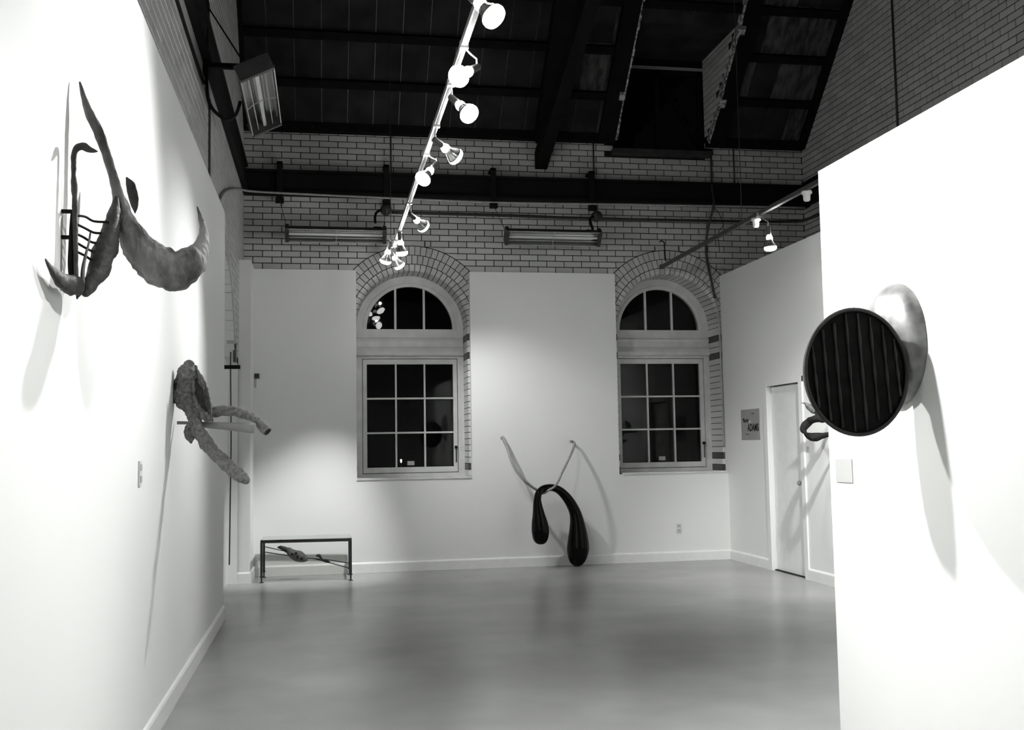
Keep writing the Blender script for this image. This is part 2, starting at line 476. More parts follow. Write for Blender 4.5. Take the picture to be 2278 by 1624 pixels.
b = MB(); b.box((-1.16, 9.9, 0), (-1.08, 12.6, 3.9)); struct(b.build('wall_left_recess', MT['white']), 'white board at the back of the left arch')
b = MB(); b.box((XL, YF-.1, 0), (XR, YF, EAVE)); struct(b.build('wall_front', MT['bricks']))

# ---- roof -----------------------------------------------------------------------------------------------
U45 = math.sqrt(.5)
def on_roof(x, y, d):  # d = distance below the roof surface
    return Vector((x, y - d*U45, roof_z(y) - d*U45))
DX0, DX1, DYT, DZT = 3.81, 5.10, 12.01, 6.70
mb = MB()
for x0, x1, ye in ((XL, DX0, YB), (DX0, DX1, DYT), (DX1, XR, YB)):
    mb.quad(on_roof(x0, ye, -.03), on_roof(x1, ye, -.03), on_roof(x1, RIDGE_Y, -.03), on_roof(x0, RIDGE_Y, -.03))
mb.quad((XL, RIDGE_Y, roof_z(RIDGE_Y)), (XR, RIDGE_Y, roof_z(RIDGE_Y)), (XR, YF, EAVE), (XL, YF, EAVE))
ceiling = struct(mb.build('ceiling', MT['roof']))
mb = MB()
for x0, x1, ye in ((XL, DX0, 13.16), (DX0, DX1, DYT), (DX1, XR, 13.16)):
    mb.quad(on_roof(x0, ye, -.012), on_roof(x1, ye, -.012), on_roof(x1, 10.9, -.012), on_roof(x0, 10.9, -.012))
mb.build('board_joints', MT['seam'], ceiling)
def slope_box(x0, x1, y0, y1, d0, d1):
    mb = MB(); c = []
    for d in (d0, d1):
        c += [on_roof(x0, y0, d), on_roof(x1, y0, d), on_roof(x1, y1, d), on_roof(x0, y1, d)]
    mb.add(c, [(0, 1, 2, 3), (7, 6, 5, 4), (0, 4, 5, 1), (1, 5, 6, 2), (2, 6, 7, 3), (3, 7, 4, 0)]); return mb
PUR = [12.705, 12.27, 11.835, 11.40]
rows = [(13.155, 12.66), (12.75, 12.22), (12.31, 11.79), (11.88, 11.35)]
rnd = random.Random(4)
xs = [XL]
while xs[-1] + .33 < XR: xs.append(xs[-1] + .324 + rnd.uniform(-.006, .006))
xs.append(XR)
for y0, y1 in rows:
    for x0, x1 in zip(xs, xs[1:]):
        for a, c in ([(x0, x1)] if not (y0 > DYT and x0 < DX1 and x1 > DX0) else [(x0, min(x1, DX0)), (max(x0, DX1), x1)]):
            if c - a < .04: continue
            worn = a > 3.0 and rnd.random() < .62
            slope_box(a + .005, c - .005, y0, y1, -.008 - rnd.uniform(0, .004), .008 + rnd.uniform(0, .004)).build('roof_board', MT['roofw' if worn else 'roof'], ceiling)
for x0, x1 in zip(xs, xs[1:]):
    a, c = max(x0, DX0), min(x1, DX1)
    if c - a > .04: slope_box(a + .005, c - .005, DYT, 11.79, -.008, .01).build('roof_board', MT['roof'], ceiling)
for y in PUR:
    segs = [(XL, XR)] if y < DYT else [(XL, DX0 - .22), (DX1 + .24, XR)]
    for a, c in segs: slope_box(a, c, y + .036, y - .036, .012, .075).build('purlin', MT['timber'], ceiling)
for a, c in ((XL, DX0), (DX1, XR)):
    mb = MB(); mb.box((a, 13.07, EAVE - .06), (c, 13.19, EAVE + .05)); mb.build('wall_plate', MT['timber'], ceiling)
# rafters, braces and the trimmers beside the dormer
slope_box(2.72, 2.97, 13.15, RIDGE_Y, .0, .20).build('rafter', MT['timber'], ceiling)
mb = MB(); A = Vector((0, 13.19, 5.13)); D = Vector((0, -1, .377)).normalized(); Nn = Vector((0, -D.z, D.y)) * -1
Nn = Vector((0, .377, 1)).normalized()
c = []
for x in (2.74, 2.90):
    for t, h in ((0, -.0), (0, .24), (4.5, .24), (4.5, -.0)):
        p = A + D*t + Nn*h; c.append(Vector((x, min(p.y, 13.19), p.z)))
mb.add(c, [(0, 1, 2, 3), (7, 6, 5, 4), (0, 4, 5, 1), (1, 5, 6, 2), (2, 6, 7, 3), (3, 7, 4, 0)]); mb.build('brace', MT['timber'], ceiling)
for a, c in ((XL + .001, XL + .06), (XR - .10, XR - .001)):
    slope_box(a, c, 13.15, RIDGE_Y, .0, .09).build('verge_rafter', MT['timber'], ceiling)
for a, c in ((DX0 - .23, DX0 - .012), (DX1 + .02, DX1 + .24)):
    slope_box(a, c, 13.15, 9.5, .0, .10).build('trimmer', MT['timber'], ceiling)
rc = random.Random(8)
for x in (DX0 - .012, DX1 - .004):                      # chipped plaster edge of the opening
    y = 13.12; mb = MB()
    while y > 11.2:
        y2 = y - rc.uniform(.08, .2); wd_ = rc.uniform(.012, .03)
        sb = slope_box(x, x + wd_, y, y2, .0, .108); mb.add(sb.v, sb.f); y = y2
    mb.build('plaster_edge', MT['chip'], ceiling)
for x, y in ((DX0 - .07, 12.72), (DX0 - .07, 11.75), (DX1 + .01, 12.75), (DX1 + .01, 12.05)):
    slope_box(x, x + .075, y, y - .08, .0, .115).build('plaster_patch', MT['chip'], ceiling)

# ---- dormer ---------------------------------------------------------------------------------------------
dormer = bpy.data.objects.new('dormer', None); COL.objects.link(dormer); struct(dormer)
for nm, x, ax in (('cheek', DX1, '-x'), ('cheek', DX0, '+x')):
    lp = [(13.2, 5.38), (13.2, DZT), (DYT, DZT), (13.15, EAVE)]
    vs, fs = poly_sheet([lp], lambda u, v, x=x: (x, u, v)); ck = new_obj(nm, mesh(nm, vs, fs), MT['mortar'], dormer)
    rk = courses(0, 1.2, 5.40, DZT, lambda u, z: z > roof_z(13.2-u) + .0)
    mb = MB()
    for r in rk:
        me = brick_mesh(r[1]-r[0], r[3]-r[2], ax); p = Vector((x, 13.2-(r[0]+r[1])/2, (r[2]+r[3])/2))
        mb.add([v.co + p for v in me.vertices], [tuple(q.vertices) for q in me.polygons])
    o = mb.build('brickwork', MT['bricks'], ck); o['kind'] = 'stuff'
mb = MB(); mb.quad((DX0, DYT, DZT), (DX1, DYT, DZT), (DX1, 13.35, DZT), (DX0, 13.35, DZT)); mb.build('dormer_ceiling', MT['roof'], dormer)
mb = MB(); mb.box((DX0, 13.2, 6.58), (DX1, 13.32, DZT)); mb.build('dormer_lintel', MT['timber'], dormer)
mb = MB(); mb.box((DX0, 13.17, 6.565), (DX1, 13.22, 6.59)); mb.build('lit_lintel_edge', MT['seam'], dormer)  # pale strip painting the light caught by the lintel's lower edge
fr = MB()
for a, c in (((DX0, 13.24, 5.40), (DX0+.07, 13.30, 6.58)), ((DX1-.07, 13.24, 5.40), (DX1, 13.30, 6.58)), ((DX0, 13.24, 5.40), (DX1, 13.30, 5.47)), ((DX0, 13.24, 6.51), (DX1, 13.30, 6.58)), ((4.43, 13.24, 5.4), (4.48, 13.30, 6.58))): fr.box(a, c)
fr.build('dormer_window_frame', MT['timber'], dormer)
for a, c in ((DX0+.07, 4.43), (4.48, DX1-.07)):
    mb = MB(); mb.box((a, 13.265, 5.47), (c, 13.272, 6.51)); mb.build('pane', MT['pane'], dormer)
mb = MB(); mb.box((DX0-.04, 13.04, 5.345), (DX1+.03, 13.26, 5.41)); mb.build('dormer_sill', MT['box'], dormer)

# ---- steel ring beam ---------------------------------------------------------------------------------------
def channel(name, p0, p1, inward, z0=4.68, z1=4.975, dep=.16):
    p0 = Vector(p0); p1 = Vector(p1); n = Vector(inward)
    mb = MB()
    def bx(d0, d1, za, zb):
        a0, a1, c0, c1 = p0 + n*d0, p0 + n*d1, p1 + n*d0, p1 + n*d1
        vs = [(a0.x, a0.y, za), (a1.x, a1.y, za), (c1.x, c1.y, za), (c0.x, c0.y, za), (a0.x, a0.y, zb), (a1.x, a1.y, zb), (c1.x, c1.y, zb), (c0.x, c0.y, zb)]
        mb.add(vs, [(0, 3, 2, 1), (4, 5, 6, 7), (0, 1, 5, 4), (1, 2, 6, 5), (2, 3, 7, 6), (3, 0, 4, 7)])
    bx(0, dep, z1-.03, z1); bx(0, dep, z0, z0+.03); bx(0, dep*.55, z0+.03, z1-.03)
    return struct(mb.build(name, MT['steel']))
channel('beam_back', (XL, YB), (XR, YB), (0, -1), dep=.2)
channel('beam_left', (XL, 2.0), (XL, YB-.2), (1, 0), 4.70, 5.02, .07)
channel('beam_right', (XR, 5.0), (XR, YB-.2), (-1, 0), 4.70, 5.0, .12)

# ---- windows -----------------------------------------------------------------------------------------------
def window(wd):
    c = wd['c']; n = wd['n']
    root = bpy.data.objects.new('window_%d' % n, None); COL.objects.link(root); struct(root)
    root['label'] = ['arched white window left of the hanging black sculpture', 'arched white window in the right corner'][n-1]
    F0, F1 = 13.60, 13.68
    # outer frame, arched
    lo = [(c-RIN, SILL), (c+RIN, SILL)] + [(c + RIN*math.cos(math.pi*k/40), SPR + RIN*math.sin(math.pi*k/40)) for k in range(41)]
    g = .56
    lune = [(c-g, SPR), (c+g, SPR)] + [(c + g*math.cos(math.pi*k/32), SPR + g*math.sin(math.pi*k/32)) for k in range(1, 32)]
    lower = [(c-.62, 1.19), (c+.62, 1.19), (c+.62, 2.675), (c-.62, 2.675)]
    slab('frame', [lo, lune, lower], lambda u, v: (u, F0, v), lambda u, v: (u, F1, v), MT['winp'], root)
    # raised bead round the lunette and moulded transom
    mb = MB(); prev = None
    pts = [(c + (g+.045)*math.cos(math.pi*k/40), F0, SPR + (g+.045)*math.sin(math.pi*k/40)) for k in range(41)]
    mb.tube(pts, .008, 8); mb.build('lunette_bead', MT['winp'], root)
    mb = MB(); pr = [(0, 2.70), (-.05, 2.715), (-.06, 2.76), (-.045, 2.80), (-.02, 2.83), (-.012, 2.90), (-.03, 2.93), (-.012, 2.945), (0, 2.95)]
    A = [(c-RIN+.004, F0+d, z) for d, z in pr]; B = [(c+RIN-.004, F0+d, z) for d, z in pr]; k = len(pr)
    mb.add(A + B, [(i, i+1, i+1+k, i+k) for i in range(k-1)] + [tuple(range(k)), tuple(range(2*k-1, k-1, -1))]); mb.build('transom', MT['winp'], root)
    # casement
    so = [(c-.612, 1.198), (c+.612, 1.198), (c+.612, 2.667), (c-.612, 2.667)]; si = [(c-.56, 1.268), (c+.56, 1.268), (c+.56, 2.602), (c-.56, 2.602)]
    sash = slab('sash', [so, si], lambda u, v: (u, F0+.012, v), lambda u, v: (u, F1-.01, v), MT['winp'], root)
    gx = [c-.56 + 1.12*i/3 for i in range(4)]; gz = [1.268 + 1.334*i/3 for i in range(4)]
    for i in (1, 2):
        mb = MB(); mb.box((gx[i]-.011, F0+.018, 1.268), (gx[i]+.011, F0+.06, 2.602)); mb.build('muntin', MT['winp'], sash)
        mb = MB(); mb.box((c-.56, F0+.02, gz[i]-.011), (c+.56, F0+.058, gz[i]+.011)); mb.build('muntin', MT['winp'], sash)
    for i in range(3):
        for j in range(3):
            mb = MB(); mb.box((gx[i]+.008, F0+.036, gz[j]+.008), (gx[i+1]-.008, F0+.041, gz[j+1]-.008)); mb.build('pane', MT['pane'], sash)
    # lunette bars and panes
    for i in (1, 2):
        x = c-.56 + 1.12*i/3; h = math.sqrt(g*g - (x-c)**2)
        mb = MB(); mb.box((x-.014, F0+.018, SPR), (x+.014, F0+.06, SPR+h+.01)); mb.build('lunette_bar', MT['winp'], root)
    for i in range(3):
        x0, x1 = c-.56+1.12*i/3+.01, c-.56+1.12*(i+1)/3-.01
        x0 = max(x0, c-.556); x1 = min(x1, c+.556)
        top = [(x0 + (x1-x0)*k/10, SPR + math.sqrt(max(g*g - (x0+(x1-x0)*k/10-c)**2, 0))) for k in range(10, -1, -1)]
        slab('pane', [[(x0, SPR+.002), (x1, SPR+.002)] + top], lambda u, v: (u, F0+.036, v), lambda u, v: (u, F0+.041, v), MT['pane'], root)
    # stay bar with latch, board at the foot
    mb = MB(); mb.cyl((c+.585, F0-.02, 1.32), (c+.585, F0-.02, 1.50), .006, n=8); mb.box((c+.572, F0-.03, 1.50), (c+.60, F0+.02, 1.535)); mb.box((c+.565, F0-.022, 1.515), (c+.61, F0-.008, 1.522))
    mb.build('latch', MT['steel'], sash)
    mb = MB(); mb.box((c-RIN-.01, PANEL_Y-.012, SILL-.025), (c+RIN+.015 if n == 1 else XRW-.002, F0+.01, SILL)); mb.build('sill', MT['winp'], root)
    mb = MB(); mb.box((c-.045, F0+.028, 1.292), (c+.045, F0+.034, 1.345)); mb.build('sticker', MT['card'], sash)
    # solid night-dark backing is left out: the panes look out on the night
for wd in WIN: window(wd)

# ---- door in the right wall -------------------------------------------------------------------------------------
door = bpy.data.objects.new('door_1', None); COL.objects.link(door); struct(door, 'plain white flush door in the right wall')
mb = MB()
mb.box((XRW+.05, DY0+.012, .012), (XRW+.092, DY1-.012, DZ-.012)); mb.build('door_leaf', MT['trim'], door)
mb = MB()
for a, c in (((XRW-.018, DY1-.002, 0), (XRW+.0, DY1+.085, DZ+.06)), ((XRW-.018, DY0-.085, 0), (XRW+.0, DY0+.002, DZ+.06)), ((XRW-.016, DY0-.085, DZ-.002), (XRW, DY1+.085, DZ+.06))): mb.box(a, c)
mb.build('door_casing', MT['white'], door)
mb = MB(); mb.box((XRW+.02, DY0, .0), (XRW+.10, DY1, .012)); mb.build('threshold', MT['ink'], door)
mb = MB(); mb.cyl((XRW+.05, DY0+.06, 1.05), (XRW+.0, DY0+.06, 1.05), .012); mb.tube([(XRW+.005, DY0+.06, 1.05), (XRW-.01, DY0+.06, 1.05), (XRW-.025, DY0+.06, 1.05), (XRW-.04, DY0+.06, 1.05)], [.014, .028, .03, .016], 14); mb.build('door_knob', MT['pipe'], door)
mb = MB(); mb.quad((XRW+.101, DY0-.1, 0), (XRW+.101, DY1+.1, 0), (XRW+.101, DY1+.1, DZ+.1), (XRW+.101, DY0-.1, DZ+.1)); mb.build('door_backing', MT['ink'], door)

# ================================================================== traced centre lines (x, y, z, radius in metres)
A_horn = [(-0.861, 3.9, 2.839, 0.0038), (-0.846, 3.9, 2.782, 0.0102), (-0.828, 3.92, 2.724, 0.0167), (-0.804, 3.94, 2.672, 0.0181), (-0.786, 3.96, 2.619, 0.0175), (-0.767, 3.98, 2.553, 0.017), (-0.751, 4.0, 2.485, 0.0183), (-0.734, 4.0, 2.419, 0.0262), (-0.714, 4.0, 2.36, 0.0366), (-0.69, 4.0, 2.301, 0.0523), (-0.655, 4.0, 2.245, 0.0655), (-0.601, 4.0, 2.196, 0.0734), (-0.544, 4.0, 2.17, 0.0696), (-0.493, 4.02, 2.201, 0.0609), (-0.463, 4.05, 2.248, 0.0415), (-0.449, 4.08, 2.305, 0.0243), (-0.45, 4.1, 2.353, 0.0149), (-0.464, 4.12, 2.406, 0.0082), (-0.475, 4.12, 2.443, 0.0027)]
A_lobe = [(-0.745, 3.97, 2.432, 0.0104), (-0.747, 3.95, 2.374, 0.0206), (-0.757, 3.93, 2.298, 0.0333), (-0.769, 3.9, 2.221, 0.0393), (-0.783, 3.87, 2.151, 0.0352), (-0.8, 3.84, 2.096, 0.0274), (-0.813, 3.82, 2.061, 0.0148)]
A_strand = [(-0.805, 3.84, 2.278, 0.0031), (-0.808, 3.83, 2.238, 0.0037), (-0.817, 3.82, 2.186, 0.0056), (-0.824, 3.82, 2.136, 0.0074), (-0.822, 3.82, 2.092, 0.0074), (-0.816, 3.82, 2.068, 0.0086)]
A_leaf = [(-0.749, 4.2, 2.569, 0.0055), (-0.736, 4.2, 2.543, 0.0179), (-0.725, 4.2, 2.501, 0.0193), (-0.718, 4.2, 2.459, 0.0138), (-0.717, 4.2, 2.433, 0.0028)]
A_post = [(-0.773, 3.78, 2.554, 0.0019), (-0.796, 3.78, 2.559, 0.0124), (-0.823, 3.78, 2.571, 0.0136), (-0.843, 3.78, 2.559, 0.0105), (-0.851, 3.78, 2.527, 0.0086), (-0.849, 3.78, 2.452, 0.0105), (-0.845, 3.78, 2.365, 0.0092), (-0.842, 3.78, 2.271, 0.0086), (-0.839, 3.78, 2.179, 0.0073), (-0.836, 3.78, 2.117, 0.0073)]
A_bar = [(-0.857, 3.79, 2.342, 0.0031), (-0.857, 3.79, 2.304, 0.0061), (-0.856, 3.79, 2.23, 0.0098), (-0.855, 3.79, 2.155, 0.0122), (-0.852, 3.79, 2.112, 0.011)]
A_foot = [(-0.874, 3.48, 2.116, 0.0039), (-0.868, 3.52, 2.095, 0.0113), (-0.862, 3.6, 2.075, 0.022), (-0.853, 3.68, 2.069, 0.0285), (-0.844, 3.74, 2.073, 0.0314), (-0.839, 3.78, 2.074, 0.0256), (-0.844, 3.78, 2.04, 0.0061)]
A_wire0 = [(-0.845, 3.79, 2.328, 0.0031), (-0.821, 3.83, 2.333, 0.0031), (-0.8, 3.87, 2.326, 0.0031), (-0.76, 3.91, 2.333, 0.0032)]
A_wire1 = [(-0.845, 3.79, 2.3, 0.0031), (-0.821, 3.83, 2.292, 0.0031), (-0.799, 3.87, 2.285, 0.0031), (-0.772, 3.91, 2.292, 0.0032)]
A_wire2 = [(-0.844, 3.79, 2.265, 0.0031), (-0.826, 3.83, 2.26, 0.0031), (-0.805, 3.87, 2.25, 0.0031), (-0.786, 3.91, 2.256, 0.0032)]
A_wire3 = [(-0.844, 3.79, 2.235, 0.0031), (-0.82, 3.83, 2.223, 0.0031), (-0.804, 3.87, 2.218, 0.0031), (-0.792, 3.91, 2.221, 0.0032)]
A_wire4 = [(-0.843, 3.79, 2.203, 0.0031), (-0.819, 3.83, 2.194, 0.0031), (-0.81, 3.87, 2.189, 0.0031), (-0.8, 3.91, 2.188, 0.0032)]
A_clamp = [(-0.876, 3.85, 2.342, 0.0031), (-0.875, 3.85, 2.251, 0.0031)]
B_trunk = [(-0.804, 6.6, 2.032, 0.0335), (-0.809, 6.6, 1.999, 0.0582), (-0.814, 6.6, 1.948, 0.0647), (-0.822, 6.6, 1.899, 0.0657), (-0.834, 6.6, 1.856, 0.0602), (-0.831, 6.58, 1.823, 0.0579), (-0.8, 6.56, 1.785, 0.0481), (-0.771, 6.54, 1.73, 0.04), (-0.748, 6.5, 1.67, 0.0381), (-0.717, 6.47, 1.606, 0.038), (-0.672, 6.44, 1.542, 0.0388), (-0.617, 6.4, 1.484, 0.0376), (-0.563, 6.36, 1.431, 0.0353), (-0.515, 6.33, 1.389, 0.0341), (-0.473, 6.3, 1.358, 0.0319), (-0.444, 6.28, 1.335, 0.0257)]
B_flap_o = [(-0.773, 6.62, 2.041, 0.0), (-0.736, 6.55, 1.982, 0.0), (-0.706, 6.52, 1.931, 0.0), (-0.681, 6.5, 1.871, 0.0), (-0.67, 6.5, 1.813, 0.0), (-0.662, 6.5, 1.749, 0.0), (-0.654, 6.5, 1.696, 0.0), (-0.691, 6.46, 1.684, 0.0), (-0.726, 6.46, 1.716, 0.0), (-0.752, 6.5, 1.771, 0.0), (-0.776, 6.55, 1.848, 0.0), (-0.779, 6.55, 1.928, 0.0), (-0.78, 6.6, 1.997, 0.0)]
B_flap_i = [(-0.761, 6.66, 1.946, 0.0), (-0.74, 6.66, 1.908, 0.0), (-0.718, 6.66, 1.853, 0.0), (-0.705, 6.66, 1.799, 0.0), (-0.697, 6.64, 1.749, 0.0), (-0.729, 6.62, 1.776, 0.0), (-0.755, 6.62, 1.819, 0.0), (-0.763, 6.64, 1.885, 0.0)]
B_arm = [(-0.67, 6.6, 1.753, 0.027), (-0.649, 6.6, 1.75, 0.0335), (-0.595, 6.58, 1.751, 0.0313), (-0.541, 6.57, 1.747, 0.0297), (-0.499, 6.56, 1.739, 0.0302), (-0.456, 6.55, 1.722, 0.028), (-0.414, 6.54, 1.702, 0.0248), (-0.382, 6.53, 1.685, 0.0237)]
B_hand = [(-0.389, 6.53, 1.696, 0.0215), (-0.37, 6.52, 1.663, 0.0268), (-0.349, 6.51, 1.639, 0.029), (-0.33, 6.5, 1.62, 0.03)]
B_peg = [(-0.87, 6.62, 1.683, 0.0108), (-0.804, 6.6, 1.68, 0.0107), (-0.701, 6.56, 1.667, 0.0182), (-0.59, 6.53, 1.658, 0.0224), (-0.484, 6.5, 1.647, 0.0277), (-0.43, 6.48, 1.64, 0.0288), (-0.411, 6.48, 1.639, 0.0245)]
B_stub = [(-0.799, 6.56, 1.646, 0.0256), (-0.791, 6.54, 1.619, 0.0298), (-0.781, 6.52, 1.589, 0.0286), (-0.778, 6.52, 1.565, 0.0106)]
D_petal = [(4.968, 10.33, 1.918, 0.0014), (4.998, 10.3, 1.91, 0.0098), (5.028, 10.28, 1.877, 0.0238), (5.058, 10.26, 1.841, 0.0251), (5.088, 10.23, 1.826, 0.0237), (5.109, 10.23, 1.805, 0.0139)]
D_curl = [(5.142, 10.08, 1.744, 0.0137), (5.083, 10.08, 1.731, 0.022), (5.049, 10.1, 1.746, 0.0275), (5.005, 10.13, 1.74, 0.0275), (4.969, 10.18, 1.708, 0.0304), (4.923, 10.18, 1.667, 0.0304), (4.91, 10.18, 1.633, 0.0276), (4.918, 10.16, 1.598, 0.0138)]
D_cup = [(4.882, 10.13, 1.618, 0.0069), (4.893, 10.08, 1.583, 0.0178), (4.919, 10.03, 1.558, 0.0313), (4.962, 10.0, 1.554, 0.0326), (5.018, 9.98, 1.566, 0.0244), (5.074, 9.96, 1.579, 0.019), (5.108, 9.94, 1.588, 0.0135)]
P_arch = [(2.634, 12.78, 0.366, 0.0738), (2.639, 12.78, 0.427, 0.1034), (2.637, 12.78, 0.5, 0.1083), (2.628, 12.78, 0.586, 0.096), (2.62, 12.78, 0.671, 0.0764), (2.61, 12.78, 0.77, 0.0592), (2.608, 12.78, 0.855, 0.0469), (2.626, 12.78, 0.928, 0.0432), (2.675, 12.8, 0.976, 0.0421), (2.741, 12.81, 0.992, 0.0446), (2.821, 12.83, 0.99, 0.0447), (2.902, 12.85, 0.956, 0.0498), (2.979, 12.86, 0.886, 0.0574), (3.052, 12.88, 0.79, 0.065), (3.106, 12.9, 0.688, 0.0726), (3.13, 12.9, 0.588, 0.0851), (3.14, 12.9, 0.476, 0.105), (3.144, 12.9, 0.365, 0.125), (3.142, 12.9, 0.254, 0.1399), (3.133, 12.9, 0.167, 0.1348), (3.119, 12.9, 0.094, 0.1098), (3.109, 12.9, 0.039, 0.0598)]
P_ropeL = [(2.224, 13.05, 1.621, 0.0252), (2.242, 13.03, 1.601, 0.0239), (2.264, 12.98, 1.526, 0.0213), (2.285, 12.93, 1.438, 0.0199), (2.306, 12.88, 1.339, 0.0199), (2.356, 12.82, 1.216, 0.0198), (2.443, 12.76, 1.092, 0.0197), (2.534, 12.72, 1.018, 0.0184), (2.602, 12.69, 0.975, 0.0184), (2.687, 12.68, 0.953, 0.0172), (2.75, 12.68, 0.963, 0.016), (2.818, 12.7, 1.006, 0.016), (2.866, 12.74, 1.071, 0.0161), (2.933, 12.8, 1.18, 0.0174), (3.018, 12.88, 1.301, 0.0175), (3.098, 12.96, 1.424, 0.0189), (3.144, 13.02, 1.505, 0.0203), (3.152, 13.05, 1.544, 0.0191), (3.11, 13.08, 1.566, 0.0153)]
T_pod = [(-0.393, 12.62, 0.341, 0.0394), (-0.367, 12.62, 0.314, 0.0508), (-0.324, 12.62, 0.287, 0.0613), (-0.281, 12.62, 0.272, 0.0631), (-0.234, 12.62, 0.249, 0.0509), (-0.2, 12.62, 0.235, 0.0281), (-0.187, 12.62, 0.239, 0.0088)]
T_leaf = [(-0.517, 12.62, 0.384, 0.0122), (-0.487, 12.62, 0.379, 0.0227), (-0.444, 12.62, 0.359, 0.0298), (-0.397, 12.62, 0.337, 0.0263), (-0.367, 12.62, 0.319, 0.0175)]
T_lumps = [(-0.359, 12.56, 0.304, 0.0157), (-0.314, 12.56, 0.314, 0.0157), (-0.295, 12.56, 0.279, 0.014), (-0.297, 12.56, 0.262, 0.0122), (-0.25, 12.56, 0.251, 0.0175)]
T_rods = [(-0.694, 12.98, 0.367, 0.0045), (-0.394, 12.66, 0.32, 0.0044), (-0.695, 12.45, 0.357, 0.0043), (-0.375, 12.6, 0.282, 0.0044), (-0.191, 12.62, 0.249, 0.0044), (-0.023, 12.6, 0.231, 0.0044), (0.072, 12.58, 0.221, 0.0044), (0.294, 12.42, 0.201, 0.0043), (-0.118, 12.62, 0.241, 0.0044), (0.072, 12.6, 0.187, 0.0044), (0.298, 12.42, 0.143, 0.0043)]
T_twig = [(-0.074, 12.6, 0.276, 0.0123), (-0.048, 12.6, 0.271, 0.0176), (-0.031, 12.6, 0.248, 0.0123), (-0.005, 12.6, 0.221, 0.0123), (0.029, 12.6, 0.207, 0.0176), (0.064, 12.6, 0.197, 0.0123)]

# ================================================================== LIGHT TRACKS AND LAMPS
def track(name, label, x, y0, y1, z, material, hang):
    t = thing(name, label, 'light track')
    mb = MB(); mb.box((x-.018, y0, z-.02), (x+.018, y1, z+.02)); mb.build('rail', material, t)
    mb = MB(); mb.box((x-.006, y0+.03, z-.023), (x+.006, y1-.03, z-.0201)); mb.build('rail_slot', MT['trackd'], t)
    for y in (y0, y1):
        mb = MB(); mb.box((x-.024, y-.02, z-.028), (x+.024, y+.02, z+.028)); mb.build('end_cap', MT['trackd'], t)
    for y, zt in hang:
        mb = MB(); mb.cyl((x, y, z+.015), (x, y, zt), .004, n=6); mb.build('hanger_rod', MT['dpipe'], t)
    settle(t, (x, y1, z)); return t
TX, TZ = .795, 3.80
track('light_track', 'long pale light track above the middle of the room', TX, 2.6, 12.55, TZ, MT['track'], [(4.2, 9.0), (12.3, 6.4)])
track('light_track', 'dark light track running towards the right window', 4.32, 6.0, 12.85, TZ, MT['trackd'], [(10.2, 8.5)])

def lathe(mb, p, d, prof, n=20):
    pts = [p + d*s for s, r in prof]; mb.tube(pts, [max(r, .0006) for s, r in prof], n, cap=True); return mb
def lamp(label, p, target, watts, tx, tz=TZ, spread=80, blend=1.0, group='flood lamps on the long track', kind='R'):
    p = Vector(p); d = (Vector(target) - p).normalized()
    t = thing('track_lamp', label, 'lamp', group=group)
    back = p - d*.10
    mb = MB(); lathe(mb, back, d, [(-.075, .010), (-.07, .021), (-.03, .022), (.0, .024), (.012, .020)], 14); mb.build('socket', MT['trackd'], t)
    # hanger: clip on the rail, swivel and arm down to the socket
    top = Vector((tx, p.y + max(min(back.y - p.y, .05), -.05), tz - .022)); so = back - d*.055
    mb = MB(); mb.box((top.x-.024, top.y-.02, top.z-.012), (top.x+.024, top.y+.02, top.z+.03)); mb.build('rail_clip', MT['pipe'], t)
    mid = Vector((so.x, so.y, max(so.z + .03, (top.z + so.z)/2)))
    mb = MB(); mb.tube([top, (top + mid)/2 + Vector((0, 0, -.004)), mid, so], .006, 8); mb.build('arm', MT['pipe'], t)
    ring = [so + Vector((0, .018*math.cos(a), .018*math.sin(a) + .03)) for a in [k*math.pi/6 for k in range(13)]]
    mb = MB(); mb.tube(ring, .003, 6, cap=False); mb.build('swivel_ring', MT['pipe'], t)
    mb = MB(); lathe(mb, back, d, [(.008, .017), (.02, .024), (.035, .031), (.05, .033), (.062, .029)], 20); mb.build('bulb_neck', MT['neck'], t, True)
    mb = MB(); lathe(mb, back, d, [(.062, .029), (.075, .030), (.10, .042), (.125, .057), (.135, .0605)], 24); mb.build('bulb_reflector', MT['bulbg'], t, True)
    mb = MB(); lathe(mb, back, d, [(.1352, .0605), (.150, .0625), (.163, .058), (.173, .044), (.179, .022), (.180, .0)], 24); mb.build('bulb_face', MT['hot'], t, True)
    L = bpy.data.lights.new('bulb_light', 'SPOT'); L.energy = watts*SPOT; L.spot_size = math.radians(spread); L.spot_blend = blend; L.shadow_soft_size = .05
    lo = bpy.data.objects.new('bulb_light', L); COL.objects.link(lo)
    lo.location = back + d*.195; lo.rotation_euler = d.to_track_quat('-Z', 'Y').to_euler(); lo.parent = t
    # light leaking past the bulb's neck
    side = d.cross(Vector((0, 1, 0))).normalized()
    if side.z < 0: side = -side
    G = bpy.data.lights.new('neck_glow', 'POINT'); G.energy = 7.5*SPOT; G.shadow_soft_size = .02
    go_ = bpy.data.objects.new('neck_glow', G); COL.objects.link(go_); go_.location = back + d*.04 + side*.06; go_.parent = t
    settle(t, top); return t
